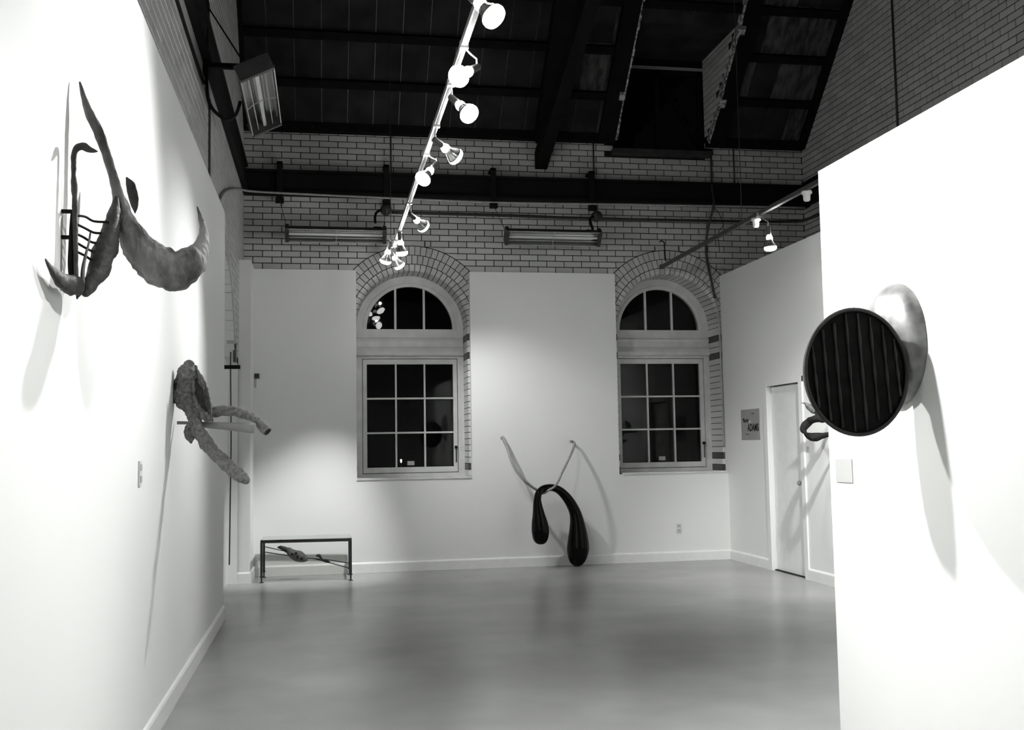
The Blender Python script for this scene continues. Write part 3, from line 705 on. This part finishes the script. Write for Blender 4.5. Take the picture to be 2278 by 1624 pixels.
LAMPS = [
 # label, position, target, watts, spread
 ('flood lamp on the long track nearest the viewer', (.80, 3.35, 3.6), (-.89, 3.1, .2), 230, 84),
 ('dazzling flood lamp at the top edge of the picture', (.786, 4.836, 3.6), (2.65, 3.4, 1.2), 540, 118),
 ('flood lamp with its silvered neck showing beside the pale rail', (.78, 5.698, 3.6), (-.89, 4.0, 2.2), 400, 125),
 ('dazzling flood lamp hanging right of the rail in front of the roof boards', (.876, 6.32, 3.6), (2.65, 4.1, 1.0), 500, 118),
 ('flood lamp turned to the right just under the eaves', (.901, 7.27, 3.6), (5.2, 9.9, 1.2), 400, 62),
 ('dazzling flood lamp in front of the black back beam', (.785, 7.904, 3.6), (-.89, 6.7, 1.5), 290, 90),
 ('clear flood lamp turned to the right below the beam', (.898, 9.632, 3.6), (4.2, 13.1, 1.6), 70, 80),
 ('uppermost of the three clustered lamps above the left window', (.813, 10.881, 3.6), (1.3, 11.5, 0), 60, 100),
 ('clustered lamp tilted to the left above the left window', (.688, 11.387, 3.6), (-.28, 12.9, -.1), 640, 44),
 ('lowest clustered lamp tilted to the right above the left window', (.826, 11.681, 3.6), (2.9, 13.1, .6), 210, 80),
]
for lb, p, tg, wt, sp in LAMPS: lamp(lb, p, tg, wt, TX, spread=sp)
lamp('reflector lamp hanging from the dark right track', (4.42, 9.75, 3.50), (4.75, 9.9, .3), 90, 4.32, spread=90, group='lamps on the right track')
lamp('lamp on the right track behind the white partition', (4.25, 7.85, 3.58), (5.24, 10.0, 1.3), 680, 4.32, spread=62, group='lamps on the right track')
# porcelain adapter cups on the right track
for y, lb in ((9.89, 'pale adapter cup on the right track above the hanging lamp'), (8.75, 'pale adapter cup on the right track beside the white partition')):
    mb = MB(); lathe(mb, Vector((4.34, y, 3.775)), Vector((0, 0, -1)), [(-.01, .045), (.0, .05), (.015, .05), (.025, .034), (.075, .031), (.085, .022)], 20)
    tag(mb.build('adapter_cup', MT['porcelain'], smooth=True), lb, 'lamp holder')

# ================================================================== HEATERS
def heater(label, length, width, mtx, chains, jb):
    t = thing('radiant_heater', label, 'heater', group='electric radiant heaters')
    L, Wd, Hh = length/2, width/2, .06
    def put(mb, name, material, parent=t):
        mb.v = [mtx @ v for v in mb.v]; return mb.build(name, material, parent)
    mb = MB(); s = .006
    sec = [(-Wd, -Hh), (-Wd, .01), (-Wd*.62, Hh), (Wd*.62, Hh), (Wd, .01), (Wd, -Hh), (Wd-s, -Hh), (Wd-s, .005), (Wd*.6, Hh-s), (-Wd*.6, Hh-s), (-Wd+s, .005), (-Wd+s, -Hh)]
    n = len(sec); mb.add([(-L, y, z) for y, z in sec] + [(L, y, z) for y, z in sec], [(i, (i+1) % n, (i+1) % n + n, i+n) for i in range(n)]); put(mb, 'case', MT['box'])
    for s_ in (-1, 1):
        mb = MB(); mb.box((s_*L-.045 if s_ > 0 else -L, -Wd-.004, -Hh-.012), (L if s_ > 0 else -L+.045, Wd+.004, Hh*.9)); put(mb, 'end_box', MT['box'])
        mb = MB(); mb.box((-L, s_*Wd-.005, -Hh-.006), (L, s_*Wd+.005, -Hh+.006)); put(mb, 'rim', MT['pipe'])
    mb = MB(); k = 12
    cs = [(-Wd*.93 + Wd*1.86*i/k, Hh*.7 - (abs(i/k-.5)*2)**2.2*(Hh*1.55)) for i in range(k+1)]
    for (y0, z0), (y1, z1) in zip(cs, cs[1:]): mb.quad((-L+.04, y0, z0), (L-.04, y0, z0), (L-.04, y1, z1), (-L+.04, y1, z1))
    put(mb, 'reflector', MT['refl'])
    mb = MB(); mb.box((-L+.04, -.014, -.03), (L-.04, .014, -.008)); put(mb, 'element', MT['element'])
    for s_ in (-1, 1):
        mb = MB(); mb.tube([(-L+.04, s_*Wd*.5, -.035), (L-.04, s_*Wd*.5, -.035)], .005, 8); put(mb, 'guard_wire', MT['pipe'])
    mb = MB(); mb.tube([(0, -Wd, -Hh), (0, -Wd*.5, -Hh*.6), (0, 0, -Hh*.55), (0, Wd*.5, -Hh*.6), (0, Wd, -Hh)], .004, 6); put(mb, 'cross_wire', MT['pipe'])
    for a, c in chains:
        mb = MB(); mb.cyl(mtx @ Vector(a), c, .004, n=6); mb.build('hanging_chain', MT['dpipe'], t)
    if jb:
        mb = MB(); mb.box((jb[0]-.05, -.04, Hh*.9), (jb[0]+.05, .03, Hh+.06)); put(mb, 'terminal_box', MT['steel'])
    settle(t, mtx.translation); return t
tilt = Matrix.Rotation(math.radians(-48), 4, 'X')
heater('left of two black radiant heaters hanging below the back beam', 1.20, .17, Matrix.Translation((.16, 12.6, 4.10)) @ tilt, [((-.57, 0, .05), (-.52, 12.98, 4.58)), ((.56, 0, .05), (.79, 12.98, 4.58))], (.5,))
heater('right of two black radiant heaters hanging below the back beam', 1.22, .19, Matrix.Translation((2.83, 12.6, 4.12)) @ tilt, [((-.58, 0, .05), (2.15, 12.98, 4.58)), ((.58, 0, .05), (3.52, 12.98, 4.68))], (.5,))
# side heater on its wall bracket
mx = Matrix.Translation((-.51, 8.62, 4.40)) @ Matrix.Rotation(math.radians(90), 4, 'Z') @ Matrix.Rotation(math.radians(-26), 4, 'X')
heater('pale-edged radiant heater on a bracket on the left brick wall', 1.45, .27, mx, [], None)
t = thing('heater_bracket', 'black steel wall bracket holding the left heater', 'bracket')
mb = MB(); mb.box((XL+.005, 8.66, 4.60), (XL+.05, 8.76, 5.22)); mb.build('wall_post', MT['steel'], t)
mb = MB(); mb.box((XL+.03, 8.68, 4.66), (-.62, 8.73, 4.70)); mb.box((-.64, 8.68, 4.40), (-.60, 8.73, 4.70)); mb.build('arm', MT['steel'], t)
mb = MB(); mb.cyl((XL+.04, 8.71, 5.18), (-.55, 8.5, 4.52), .007, n=8); mb.build('stay', MT['steel'], t)
settle(t, (XL+.02, 8.71, 4.6))
def hose(name, label, cat, pts, r, material, n=10, group=None, sub=6):
    S = spline([tuple(p) + (r,) for p in pts], sub)
    mb = MB(); mb.tube([q[:3] for q in S], r, n); return tag(mb.build(name, material, smooth=True), label, cat, group)
hose('power_cable', 'black cable looping from the left wall to the side heater', 'cable', [(XL+.03, 8.6, 4.9), (XL+.04, 8.62, 4.55), (-.90, 8.6, 4.32), (-.78, 8.6, 4.20), (-.70, 8.62, 4.24), (-.66, 8.62, 4.36)], .014, MT['steel'])
hose('conduit', 'black cable run following the left brick wall towards the heater', 'conduit', [(XL+.015, 4.5, 4.50), (XL+.015, 6.0, 4.52), (XL+.015, 8.0, 4.50), (XL+.02, 8.62, 4.50)], .014, MT['steel'])
hose('conduit', 'thin dark conduit dropping down the left brick wall', 'conduit', [(XL+.012, 9.1, 4.52), (XL+.012, 9.12, 4.2), (XL+.012, 9.12, 3.72)], .014, MT['dpipe'])

# ================================================================== PIPES, STRAPS, BOXES ON THE BACK WALL
hose('conduit', 'pale conduit running under the black back beam', 'conduit', [(6.40, 12.97, 4.655), (4.2, 12.97, 4.64), (2.15, 12.97, 4.62), (.4, 12.97, 4.65), (-.60, 12.97, 4.672), (-.88, 12.95, 4.68), (-.945, 12.61, 4.61), (-.945, 11.957, 4.452), (-.945, 11.367, 4.305), (-.945, 10.833, 4.163), (-.945, 10.395, 4.032), (-.945, 10.123, 3.93), (-.945, 9.95, 3.846)], .014, MT['pipe'], sub=10)
hose('conduit', 'dark conduit between the heater junction boxes on the brick wall', 'conduit', [(.86, 13.15, 4.50), (2.2, 13.15, 4.495), (3.52, 13.15, 4.48), (5.0, 13.15, 4.485), (6.2, 13.14, 4.50), (6.45, 13.0, 4.51), (6.47, 12.4, 4.50)], .019, MT['dpipe'])
for x, lb in ((.86, 'thin dark rod above the beam, left of the dazzling lamp'), (3.53, 'thin dark rod above the beam beside the roof truss'), (5.49, 'thin dark rod above the beam right of the dormer')):
    mb = MB(); mb.cyl((x, 13.17, 4.97), (x, 13.17, 5.52), .010, n=8); tag(mb.build('wall_rod', MT['dpipe'], smooth=True), lb, 'rod', 'rods above the beam')
hose('conduit', 'dark conduit dropping from the dormer sill past the right window arch', 'conduit', [(5.11, 13.02, 5.34), (5.11, 13.02, 4.9), (5.09, 12.93, 4.66), (5.06, 13.1, 4.35), (5.055, 13.165, 4.05), (5.10, 13.165, 3.75), (5.16, 13.165, 3.44)], .015, MT['dpipe'])
hose('conduit', 'pale conduit beside the jamb of the right window', 'conduit', [(5.16, 13.168, 3.44), (5.205, 13.168, 3.1), (5.212, 13.168, 2.3), (5.212, 13.168, 1.47)], .012, MT['pipe'])
mb = MB(); mb.cyl((XR-.02, 10.75, 4.2), (XR-.02, 10.75, 7.95), .013, n=8); tag(mb.build('wall_rod', MT['dpipe'], smooth=True), 'long dark rod on the right brick gable', 'rod')
for x, lb in ((-.52, 'leftmost steel strap over the back beam'), (.79, 'steel strap over the beam above the left heater box'), (2.15, 'steel strap over the beam right of the dazzling lamp'), (3.45, 'steel strap over the beam nearest the dormer')):
    mb = MB(); mb.box((x-.034, 12.975, 4.60), (x+.034, 12.998, 5.07)); mb.box((x-.034, 12.975, 5.04), (x+.034, 13.19, 5.07)); mb.box((x-.05, 12.96, 4.55), (x+.05, 13.02, 4.62))
    tag(mb.build('beam_strap', MT['steel']), lb, 'bracket', 'straps on the beam')
for x, z, lb in ((.78, 4.49, 'black junction box hanging above the left heater'), (3.50, 4.47, 'round grey junction box hanging above the right heater')):
    t = thing('junction_box', lb, 'junction box')
    mb = MB(); mb.tube([(x, 12.90, z), (x, 12.94, z), (x, 13.0, z), (x, 13.05, z)], [.055, .07, .07, .05], 16); mb.build('box_body', MT['box'], t, True)
    mb = MB(); mb.cyl((x, 12.99, z+.05), (x, 12.99, 4.6), .012, n=8); mb.build('stem', MT['steel'], t)
    S = spline([(x-.05, 12.92, z-.01, .02), (x-.12, 12.85, z-.06, .02), (x-.15, 12.7, z-.16, .02), (x-.15, 12.62, z-.24, .02)], 6)
    mb = MB(); mb.tube([q[:3] for q in S], .016, 8); mb.build('flexible_lead', MT['steel'], t, True)
    settle(t, (x, 12.97, z))
hose('cable', 'thin black cable dangling beside the dormer conduit below the beam', 'cable', [(5.13, 12.98, 4.62), (5.20, 12.99, 4.52), (5.24, 13.0, 4.40), (5.18, 13.02, 4.30), (5.22, 13.1, 4.05)], .004, MT['steel'])
mb = MB(); mb.tube([(4.42, 13.19, 4.20), (4.42, 13.12, 4.20), (4.45, 13.1, 4.17), (4.46, 13.1, 3.92)], .008, 8); tag(mb.build('wall_hook', MT['steel'], smooth=True), 'small black hook above the right window arch', 'hook')

# ================================================================== SMALL FITTINGS
def plate(name, label, cat, c, w_, h_, n, material=MT['plate'], holes=True):
    """cover plate with two sockets; n = outward normal axis letter"""
    t = thing(name, label, cat)
    def bx(u0, v0, u1, v1, d0, d1):
        mb = MB()
        if n == '-y': mb.box((c[0]+u0, c[1]-d1, c[2]+v0), (c[0]+u1, c[1]-d0, c[2]+v1))
        elif n == '+x': mb.box((c[0]+d0, c[1]+u0, c[2]+v0), (c[0]+d1, c[1]+u1, c[2]+v1))
        else: mb.box((c[0]-d1, c[1]+u0, c[2]+v0), (c[0]-d0, c[1]+u1, c[2]+v1))
        return mb
    bx(-w_/2, -h_/2, w_/2, h_/2, 0, .008).build('cover', material, t)
    if holes:
        for s in (-1, 1): bx(-w_*.28, s*h_*.24-h_*.13, w_*.28, s*h_*.24+h_*.13, .008, .011).build('socket_face', MT['card'], t)
    settle(t, c); return t
plate('wall_outlet', 'white outlet plate low on the back wall under the right window', 'outlet', (4.537, PANEL_Y, .42), .075, .12, '-y')
plate('wall_outlet', 'white outlet plate on the left display wall between the sculptures', 'outlet', (-.89, 5.415, 1.403), .075, .12, '+x')
plate('wall_outlet', 'white outlet plate under the glass table', 'outlet', (-.30, PANEL_Y, .20), .075, .06, '-y', holes=False)
t = thing('thermostat', 'small grey thermostat high on the left end of the back wall', 'thermostat')
mb = MB(); mb.box((-.82, PANEL_Y-.03, 2.39), (-.765, PANEL_Y, 2.45)); mb.build('dial_case', MT['box'], t)
mb = MB(); mb.box((-.828, PANEL_Y-.006, 2.28), (-.80, PANEL_Y, 2.45)); mb.build('back_plate', MT['card'], t)
settle(t, (-.797, PANEL_Y, 2.36))
mb = MB(); mb.box((-1.08, 11.66, 2.40), (-.885, 11.70, 2.44)); tag(mb.build('window_stay', MT['steel']), 'short black bar sticking out of the left arch', 'bar')
hose('cable', 'thin dark cable hanging down inside the left arch', 'cable', [(-1.0, 11.84, 2.60), (-1.0, 11.85, 2.3), (-.995, 11.88, 1.6), (-1.0, 11.86, .9), (-1.005, 11.85, .28)], .007, MT['dpipe'])

# poster with lettering
t = thing('poster', 'grey exhibition poster with black lettering beside the door', 'poster')
PX = XRW - .004
mb = MB(); mb.box((PX-.002, 12.03, 1.545), (PX+.003, 12.60, 1.925)); mb.build('sheet', MT['poster'], t)
def letters(txt, yl, z, size, sx, name):
    cu = bpy.data.curves.new('tmp', 'FONT'); cu.body = txt; cu.size = size; cu.extrude = .0005; cu.offset = size*.03; cu.align_x = 'LEFT'
    o = bpy.data.objects.new('tmp', cu); COL.objects.link(o); dg = bpy.context.evaluated_depsgraph_get(); dg.update()
    me = bpy.data.meshes.new_from_object(o.evaluated_get(dg)); bpy.data.objects.remove(o)
    for v in me.vertices: v.co = Vector((PX - .0032 - v.co.z, yl - v.co.x*sx, z + v.co.y))
    me.name = name; return new_obj(name, me, MT['ink'], t)
letters('Phoebe', 12.54, 1.765, .075, .80, 'lettering')
letters('ADAMS', 12.40, 1.655, .125, .82, 'lettering')
for y0, y1, z in ((12.27, 12.19, 1.868), (12.46, 12.36, 1.615)):
    mb = MB(); mb.box((PX-.003, y1, z-.004), (PX-.0021, y0, z+.004)); mb.build('print_line', MT['ink'], t)
mb = MB(); lathe(mb, Vector((PX-.002, 12.30, 1.768)), Vector((-1, 0, 0)), [(0, .007), (.008, .007), (.01, .016), (.016, .015), (.02, .006)], 12); mb.build('pin', MT['porcelain'], t, True)
settle(t, (PX, 12.3, 1.545))
mb = MB(); mb.box((2.645, 4.955, 1.292), (2.6499, 5.128, 1.412)); tag(mb.build('label_card', MT['card']), 'pale label card on the white partition under the round shell', 'label card')
mb = MB(); mb.box((XRW-.004, 10.74, 1.395), (XRW-.0001, 10.80, 1.455)); tag(mb.build('label_card', MT['card']), 'small label card on the wall right of the door', 'label card')

# ================================================================== SCULPTURES
# horn on the left wall
t = thing('horn_sculpture', 'large curved horn sculpture with a post and wires on the left wall', 'sculpture')
organic('horn', A_horn, MT['horn'], t, n=32, sub=10, rough=.17, seed=3)
organic('pod', A_lobe, MT['hornd'], t, n=24, sub=8, rough=.2, seed=7)
organic('twig', A_strand, MT['horn'], t, n=12, rough=.15, seed=5)
organic('dark_leaf', A_leaf, MT['hornd'], t, n=16, rough=.15, seed=9, flat=(Vector((0, 1, 0)), .4))
organic('post', A_post, MT['hornd'], t, n=16, sub=10, rough=.35, seed=1)
organic('black_bar', A_bar, MT['steel'], t, n=12)
organic('foot_leaf', [(x+.012, y, z, r*1.15) for x, y, z, r in A_foot], MT['hornd'], t, n=18, rough=.2, seed=4, flat=(Vector((1, 0, 0)), .6))
for W in (A_wire0, A_wire1, A_wire2, A_wire3, A_wire4): organic('wire', [(x, y, z, r*1.45) for x, y, z, r in W], MT['steel'], t, n=8)
for x, y, z, r in A_clamp:
    mb = MB(); mb.box((-.8895, 3.785, z-.006), (-.845, 3.80, z+.006)); mb.build('wall_clamp', MT['steel'], t)
settle(t, (-.89, 3.8, 2.2))

# bark torso on the left wall
t = thing('bark_sculpture', 'bark-textured torso of branches with a smooth peg on the left wall', 'sculpture')
organic('trunk', B_trunk, MT['bark'], t, n=30, sub=9, rough=.26, seed=2, flat=(Vector((0, 1, 0)), .8))
def hull_sheet(name, loop, thick, material, bulge):
    L = [Vector(q_[:3]) for q_ in spline([tuple(p) for p in loop] + [tuple(loop[0])], 4)[:-1]]; L = [p + Vector((.012*noise.noise(p*60), 0, .012*noise.noise(p*60 + Vector((5, 0, 0))))) for p in L]; c = sum(L, Vector())/len(L); n = len(L)
    mb = MB(); rings = []
    for f in (1.0, .66, .33):
        rings.append([c + (p-c)*f + Vector((0, -bulge*(1-f*f), 0)) for p in L])
    vs = [p for r in rings for p in r] + [c + Vector((0, -bulge, 0))]
    fs = []
    for k in range(2):
        for i in range(n): fs.append((k*n+i, k*n+(i+1) % n, (k+1)*n+(i+1) % n, (k+1)*n+i))
    for i in range(n): fs.append((2*n+i, 2*n+(i+1) % n, 3*n))
    m0 = len(vs); vs2 = [v + Vector((.004, thick, 0)) for v in vs]
    fs2 = [tuple(i+m0 for i in reversed(f)) for f in fs] + [(i, i+m0, (i+1) % n+m0, (i+1) % n) for i in range(n)]
    mb.add(vs + vs2, fs + fs2); return mb.build(name, material, t, True)
hull_sheet('bark_plate', B_flap_o, .05, MT['bark'], -.012)
hull_sheet('hollow_shade', [(x+.012, 6.46, z, r) for x, y, z, r in B_flap_i], .03, MT['barkd'], -.01)  # dark sheet painting the shade inside the torso's hollow
organic('arm', B_arm, MT['bark'], t, n=20, sub=9, rough=.28, seed=6, round_ends=False)
organic('forearm', B_hand, MT['bark'], t, n=20, sub=9, rough=.25, seed=8, round_ends=False)
mb = MB(); e = Vector(B_hand[-1][:3]); d = (e - Vector(B_hand[-2][:3])).normalized(); mb.tube([e + d*.001, e + d*.003], [.023, .022], 14); mb.build('end_shade_disc', MT['barkd'], t)  # dark disc on the solid tip, painted as shade in an open end
mb = MB(); e = Vector(B_arm[0][:3]); mb.tube([e - Vector((.004, .0, 0)), e - Vector((.001, 0, 0))], [.02, .022], 14); mb.build('end_shade_disc', MT['barkd'], t)  # same painted shade disc at the arm's inner end
organic('peg', B_peg[:-1] + [(-.409, 6.48, 1.639, .0285)], MT['peg'], t, n=20, round_ends=False)
organic('stub', B_stub, MT['bark'], t, n=16, rough=.25, seed=12)
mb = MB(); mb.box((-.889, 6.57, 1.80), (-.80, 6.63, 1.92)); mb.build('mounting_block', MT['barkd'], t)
settle(t, (-.89, 6.6, 1.8))

# black drop sculpture hanging by a rope
t = thing('drop_sculpture', 'glossy black horseshoe with two drops slung from the back wall', 'sculpture')
organic('black_drops', [(2.633, 12.78, .300, .004), (2.633, 12.78, .303, .030), (2.634, 12.78, .318, .060), (2.636, 12.78, .355, .088), (2.638, 12.78, .42, .1045), (2.637, 12.78, .49, .109)] + P_arch[3:19]
        + [(3.136, 12.9, .19, .138), (3.128, 12.9, .125, .124), (3.12, 12.9, .065, .098), (3.115, 12.9, .027, .066), (3.112, 12.9, .009, .034), (3.112, 12.9, .004, .004)], MT['black'], t, n=32, sub=6, round_ends=False)
R2 = [list(p) for p in P_ropeL]
for i, y in ((7, 12.80), (8, 12.83), (9, 12.845), (10, 12.77), (11, 12.75)): R2[i][1] = y
R2[9][2] -= .03; R2[18][1] = 13.06; R2[17][1] = 13.04
for i, y in ((3, 12.90), (4, 12.83), (5, 12.77), (6, 12.74), (12, 12.72), (13, 12.73), (14, 12.79), (15, 12.89), (16, 12.99)):    # the stiff rope bows out from the wall
    k = y/R2[i][1]; R2[i][0] *= k; R2[i][2] = CAM_H + (R2[i][2]-CAM_H)*k; R2[i][1] = y
organic('rope', [tuple(p) for p in R2], MT['rope'], t, n=12, sub=6, rough=.12, seed=3, roff=.9)
for x, z in ((2.23, 1.62), (3.125, 1.56)):
    mb = MB(); mb.cyl((x, 13.098, z), (x, 13.03, z + .01), .006, n=8); mb.tube([(x, 13.03, z+.01), (x, 13.026, z+.01)], [.014, .012], 10); mb.build('nail', MT['pipe'], t)
settle(t, (3.12, 12.9, 0))

# round shell sculpture on the partition
t = thing('shell_sculpture', 'ribbed dark disc and pale metal shell hinged on the white partition', 'sculpture')
Cd = Vector((2.338, 4.30, 1.810)); ax_u = Vector((.985, -.05, 0)).normalized(); ax_n = Vector((-.05, -.985, 0)).normalized(); RU, RV = .238, .280
def el(a, fu=1, fv=1, dn=0): return Cd + ax_u*RU*fu*math.cos(a) + Vector((0, 0, 1))*RV*fv*math.sin(a) + Vector((-.022*fv*math.sin(a)*0, 0, 0)) + ax_n*dn
N = 64
mb = MB(); vs = []; K = [(1.0, 0.0), (.995, -.03), (.95, -.06), (.82, -.095), (.6, -.12), (.3, -.132)]
for f, dn in K: vs += [el(2*math.pi*k/N, f, f, dn) for k in range(N)]
fs = [(i*N+k, i*N+(k+1) % N, (i+1)*N+(k+1) % N, (i+1)*N+k) for i in range(len(K)-1) for k in range(N)] + [tuple((len(K)-1)*N+k for k in range(N))]
mb.add(vs, fs); mb.build('shell_back', MT['rim'], t, True)
mb = MB(); mb.add([el(2*math.pi*k/N, .97, .97, -.012) for k in range(N)], [tuple(range(N))]); mb.build('shell_face', MT['shelld'], t)
ringp = [el(2*math.pi*k/N) for k in range(N+1)]
mb = MB(); mb.tube(ringp, .0085, 10, cap=False); mb.build('shell_rim', MT['rim'], t, True)
for i, u in enumerate((-.80, -.58, -.35, -.11, .13, .37, .61, .83)):
    h = math.sqrt(1-u*u)*.95; lean = .05
    pts = [Cd + ax_u*RU*(u - lean*(s)) + Vector((0, 0, RV*h*s)) + ax_n*(-.008) for s in [-1 + 2*k/16 for k in range(17)]]
    pts = [p for p in pts if ((p-Cd).dot(ax_u)/RU)**2 + ((p-Cd).z/RV)**2 < .93]
    mb = MB(); mb.tube(pts, [.006 + .002*math.sin(k*1.3+i) for k in range(len(pts))], 8); mb.build('rib', MT['rib'], t, True)
Dc = Vector((2.648, 4.485, 1.950)); vs = []; K = [(1 - (i/8)**2, i/8) for i in range(9)]
mb = MB(); M_ = 48
for i in range(9):
    a = math.pi/2*i/8; f, h = math.cos(a), math.sin(a)
    for k in range(M_):
        b_ = 2*math.pi*k/M_
        vs.append(Dc + Vector((-.115*h, .25*f*math.cos(b_), .288*f*math.sin(b_))))
fs = [(i*M_+k, i*M_+(k+1) % M_, (i+1)*M_+(k+1) % M_, (i+1)*M_+k) for i in range(8) for k in range(M_)]
mb.add(vs, fs); mb.build('metal_dome', MT['shell'], t, True)
mb = MB(); mb.box((2.50, 4.37, 1.76), (2.65, 4.40, 1.86)); mb.build('hinge', MT['shelld'], t)
settle(t, (2.65, 4.35, 1.8))

# folded dark ribbon sculpture on the right wall
t = thing('ribbon_sculpture', 'folded dark metal sculpture on the right wall behind the disc', 'sculpture')
organic('petal', [(x, y, z, r*1.35) for x, y, z, r in D_petal], MT['ribbonl'], t, n=10, rough=.2, seed=3, flat=(Vector((.3, 1, 0)).normalized(), .5), smooth=False)
organic('curl', [(x, y, z, r*1.35) for x, y, z, r in D_curl], MT['ribbon'], t, n=10, rough=.15, seed=5, flat=(Vector((.3, 1, 0)).normalized(), .6), smooth=False)
organic('cup', [(x, y, z, r*1.35) for x, y, z, r in D_cup], MT['ribbon'], t, n=12, rough=.12, seed=6, flat=(Vector((.3, 1, 0)).normalized(), .7), smooth=False)
mb = MB(); mb.tube([(5.10, 10.09, 1.735), (5.18, 10.12, 1.73), (5.235, 10.15, 1.73)], [.02, .016, .022], 10); mb.build('wall_pin', MT['ribbon'], t)
mb = MB(); mb.tube([(5.085, 10.23, 1.826), (5.06, 10.16, 1.775), (5.05, 10.11, 1.75)], [.02, .018, .018], 8); mb.build('petal_stem', MT['ribbon'], t)
mb = MB(); mb.tube([(4.918, 10.16, 1.60), (4.90, 10.12, 1.59), (4.893, 10.09, 1.583)], [.016, .016, .016], 8); mb.build('curl_joint', MT['ribbon'], t)
settle(t, (XRW, 10.12, 1.73))

# glass-topped iron table under the left end of the back wall
t = thing('glass_table', 'low iron table with a glass top and a seed-pod motif', 'table')
FLg, FRg, BLg, BRg = (-.70, 12.46), (.31, 12.37), (-.70, 12.98), (.31, 12.96); TH = .462
for (x, y) in (FLg, FRg, BLg, BRg):
    lg = MB(); lg.box((x-.013, y-.013, .07), (x+.013, y+.013, TH)); lg.tube([(x, y, .07), (x, y, .008)], [.010, .009], 10); lg.build('leg', MT['iron'], t)
    ft = MB(); ft.tube([(x, y, 0), (x, y, .006), (x, y, .012)], [.026, .026, .012], 14); ft.tube([(x, y, .066), (x, y, .078)], [.020, .020], 12); ft.build('foot', MT['iron'], t)
def bar(a, c, r=.012):
    mb = MB(); a = Vector(a); c = Vector(c); d = (c-a).normalized(); s = d.cross(Vector((0, 0, 1))).normalized()*r; u = Vector((0, 0, r))
    q = [a-s-u, a+s-u, a+s+u, a-s+u, c-s-u, c+s-u, c+s+u, c-s+u]
    mb.add(q, [(0, 3, 2, 1), (4, 5, 6, 7), (0, 1, 5, 4), (1, 2, 6, 5), (2, 3, 7, 6), (3, 0, 4, 7)]); return mb.build('top_rail', MT['iron'], t)
for a, c in ((FLg, FRg), (BLg, BRg), (FLg, BLg), (FRg, BRg)): bar((a[0], a[1], TH), (c[0], c[1], TH))
mb = MB(); q = [(FLg[0]-.012, FLg[1]-.012), (FRg[0]+.012, FRg[1]-.012), (BRg[0]+.012, BRg[1]+.012), (BLg[0]-.012, BLg[1]+.012)]
mb.add([(x, y, TH+.013) for x, y in q] + [(x, y, TH+.023) for x, y in q], [(3, 2, 1, 0), (4, 5, 6, 7), (0, 1, 5, 4), (1, 2, 6, 5), (2, 3, 7, 6), (3, 0, 4, 7)]); mb.build('glass_top', MT['tableglass'], t)
pod = organic('seed_pod', T_pod, MT['pod'], t, n=18, rough=.06)
for x, y, z, r in T_lumps:
    mb = MB(); mb.tube([(x, y+.02, z), (x, y+.01, z), (x, y-.002, z), (x, y-.012, z)], [r*.6, r, r, r*.6], 12); mb.build('seed', MT['ink'], pod, True)
organic('leaf', T_leaf, MT['iron'], t, n=12, rough=.2)
organic('bud_twig', T_twig, MT['iron'], t, n=12, rough=.25)
Rd = T_rods
for a, c in (((-.70, 12.97, .368), Rd[1]), ((-.70, 12.46, .357), Rd[3]), (Rd[4], Rd[6]), (Rd[6], (.31, 12.38, .195)), (Rd[8], Rd[9]), (Rd[9], (.31, 12.38, .135))):
    mb = MB(); mb.cyl(a[:3], c[:3], .0055, n=8); mb.build('rod', MT['iron'], t)
settle(t, (-.2, 12.7, 0))

# distant post lamp seen through the left window
t = thing('street_lamp', 'tiny lit post lamp outside the left window', 'street lamp')
SX, SY, SZ = 1.60, 22.0, 1.245
mb = MB(); mb.tube([(SX, SY, SZ-.03), (SX, SY, SZ), (SX, SY, SZ+.03), (SX, SY, SZ+.05)], [.008, .019, .022, .012], 12); mb.build('lantern', MT['streetlight'], t, True)
mb = MB(); mb.tube([(SX, SY, SZ+.05), (SX, SY, SZ+.065)], [.024, .01], 12); mb.build('lantern_cap', MT['steel'], t)
mb = MB(); mb.cyl((SX, SY, SZ-.03), (SX, SY, -1.2), .010, n=10); mb.build('post', MT['dpipe'], t)
settle(t, (SX, SY, -1.2))
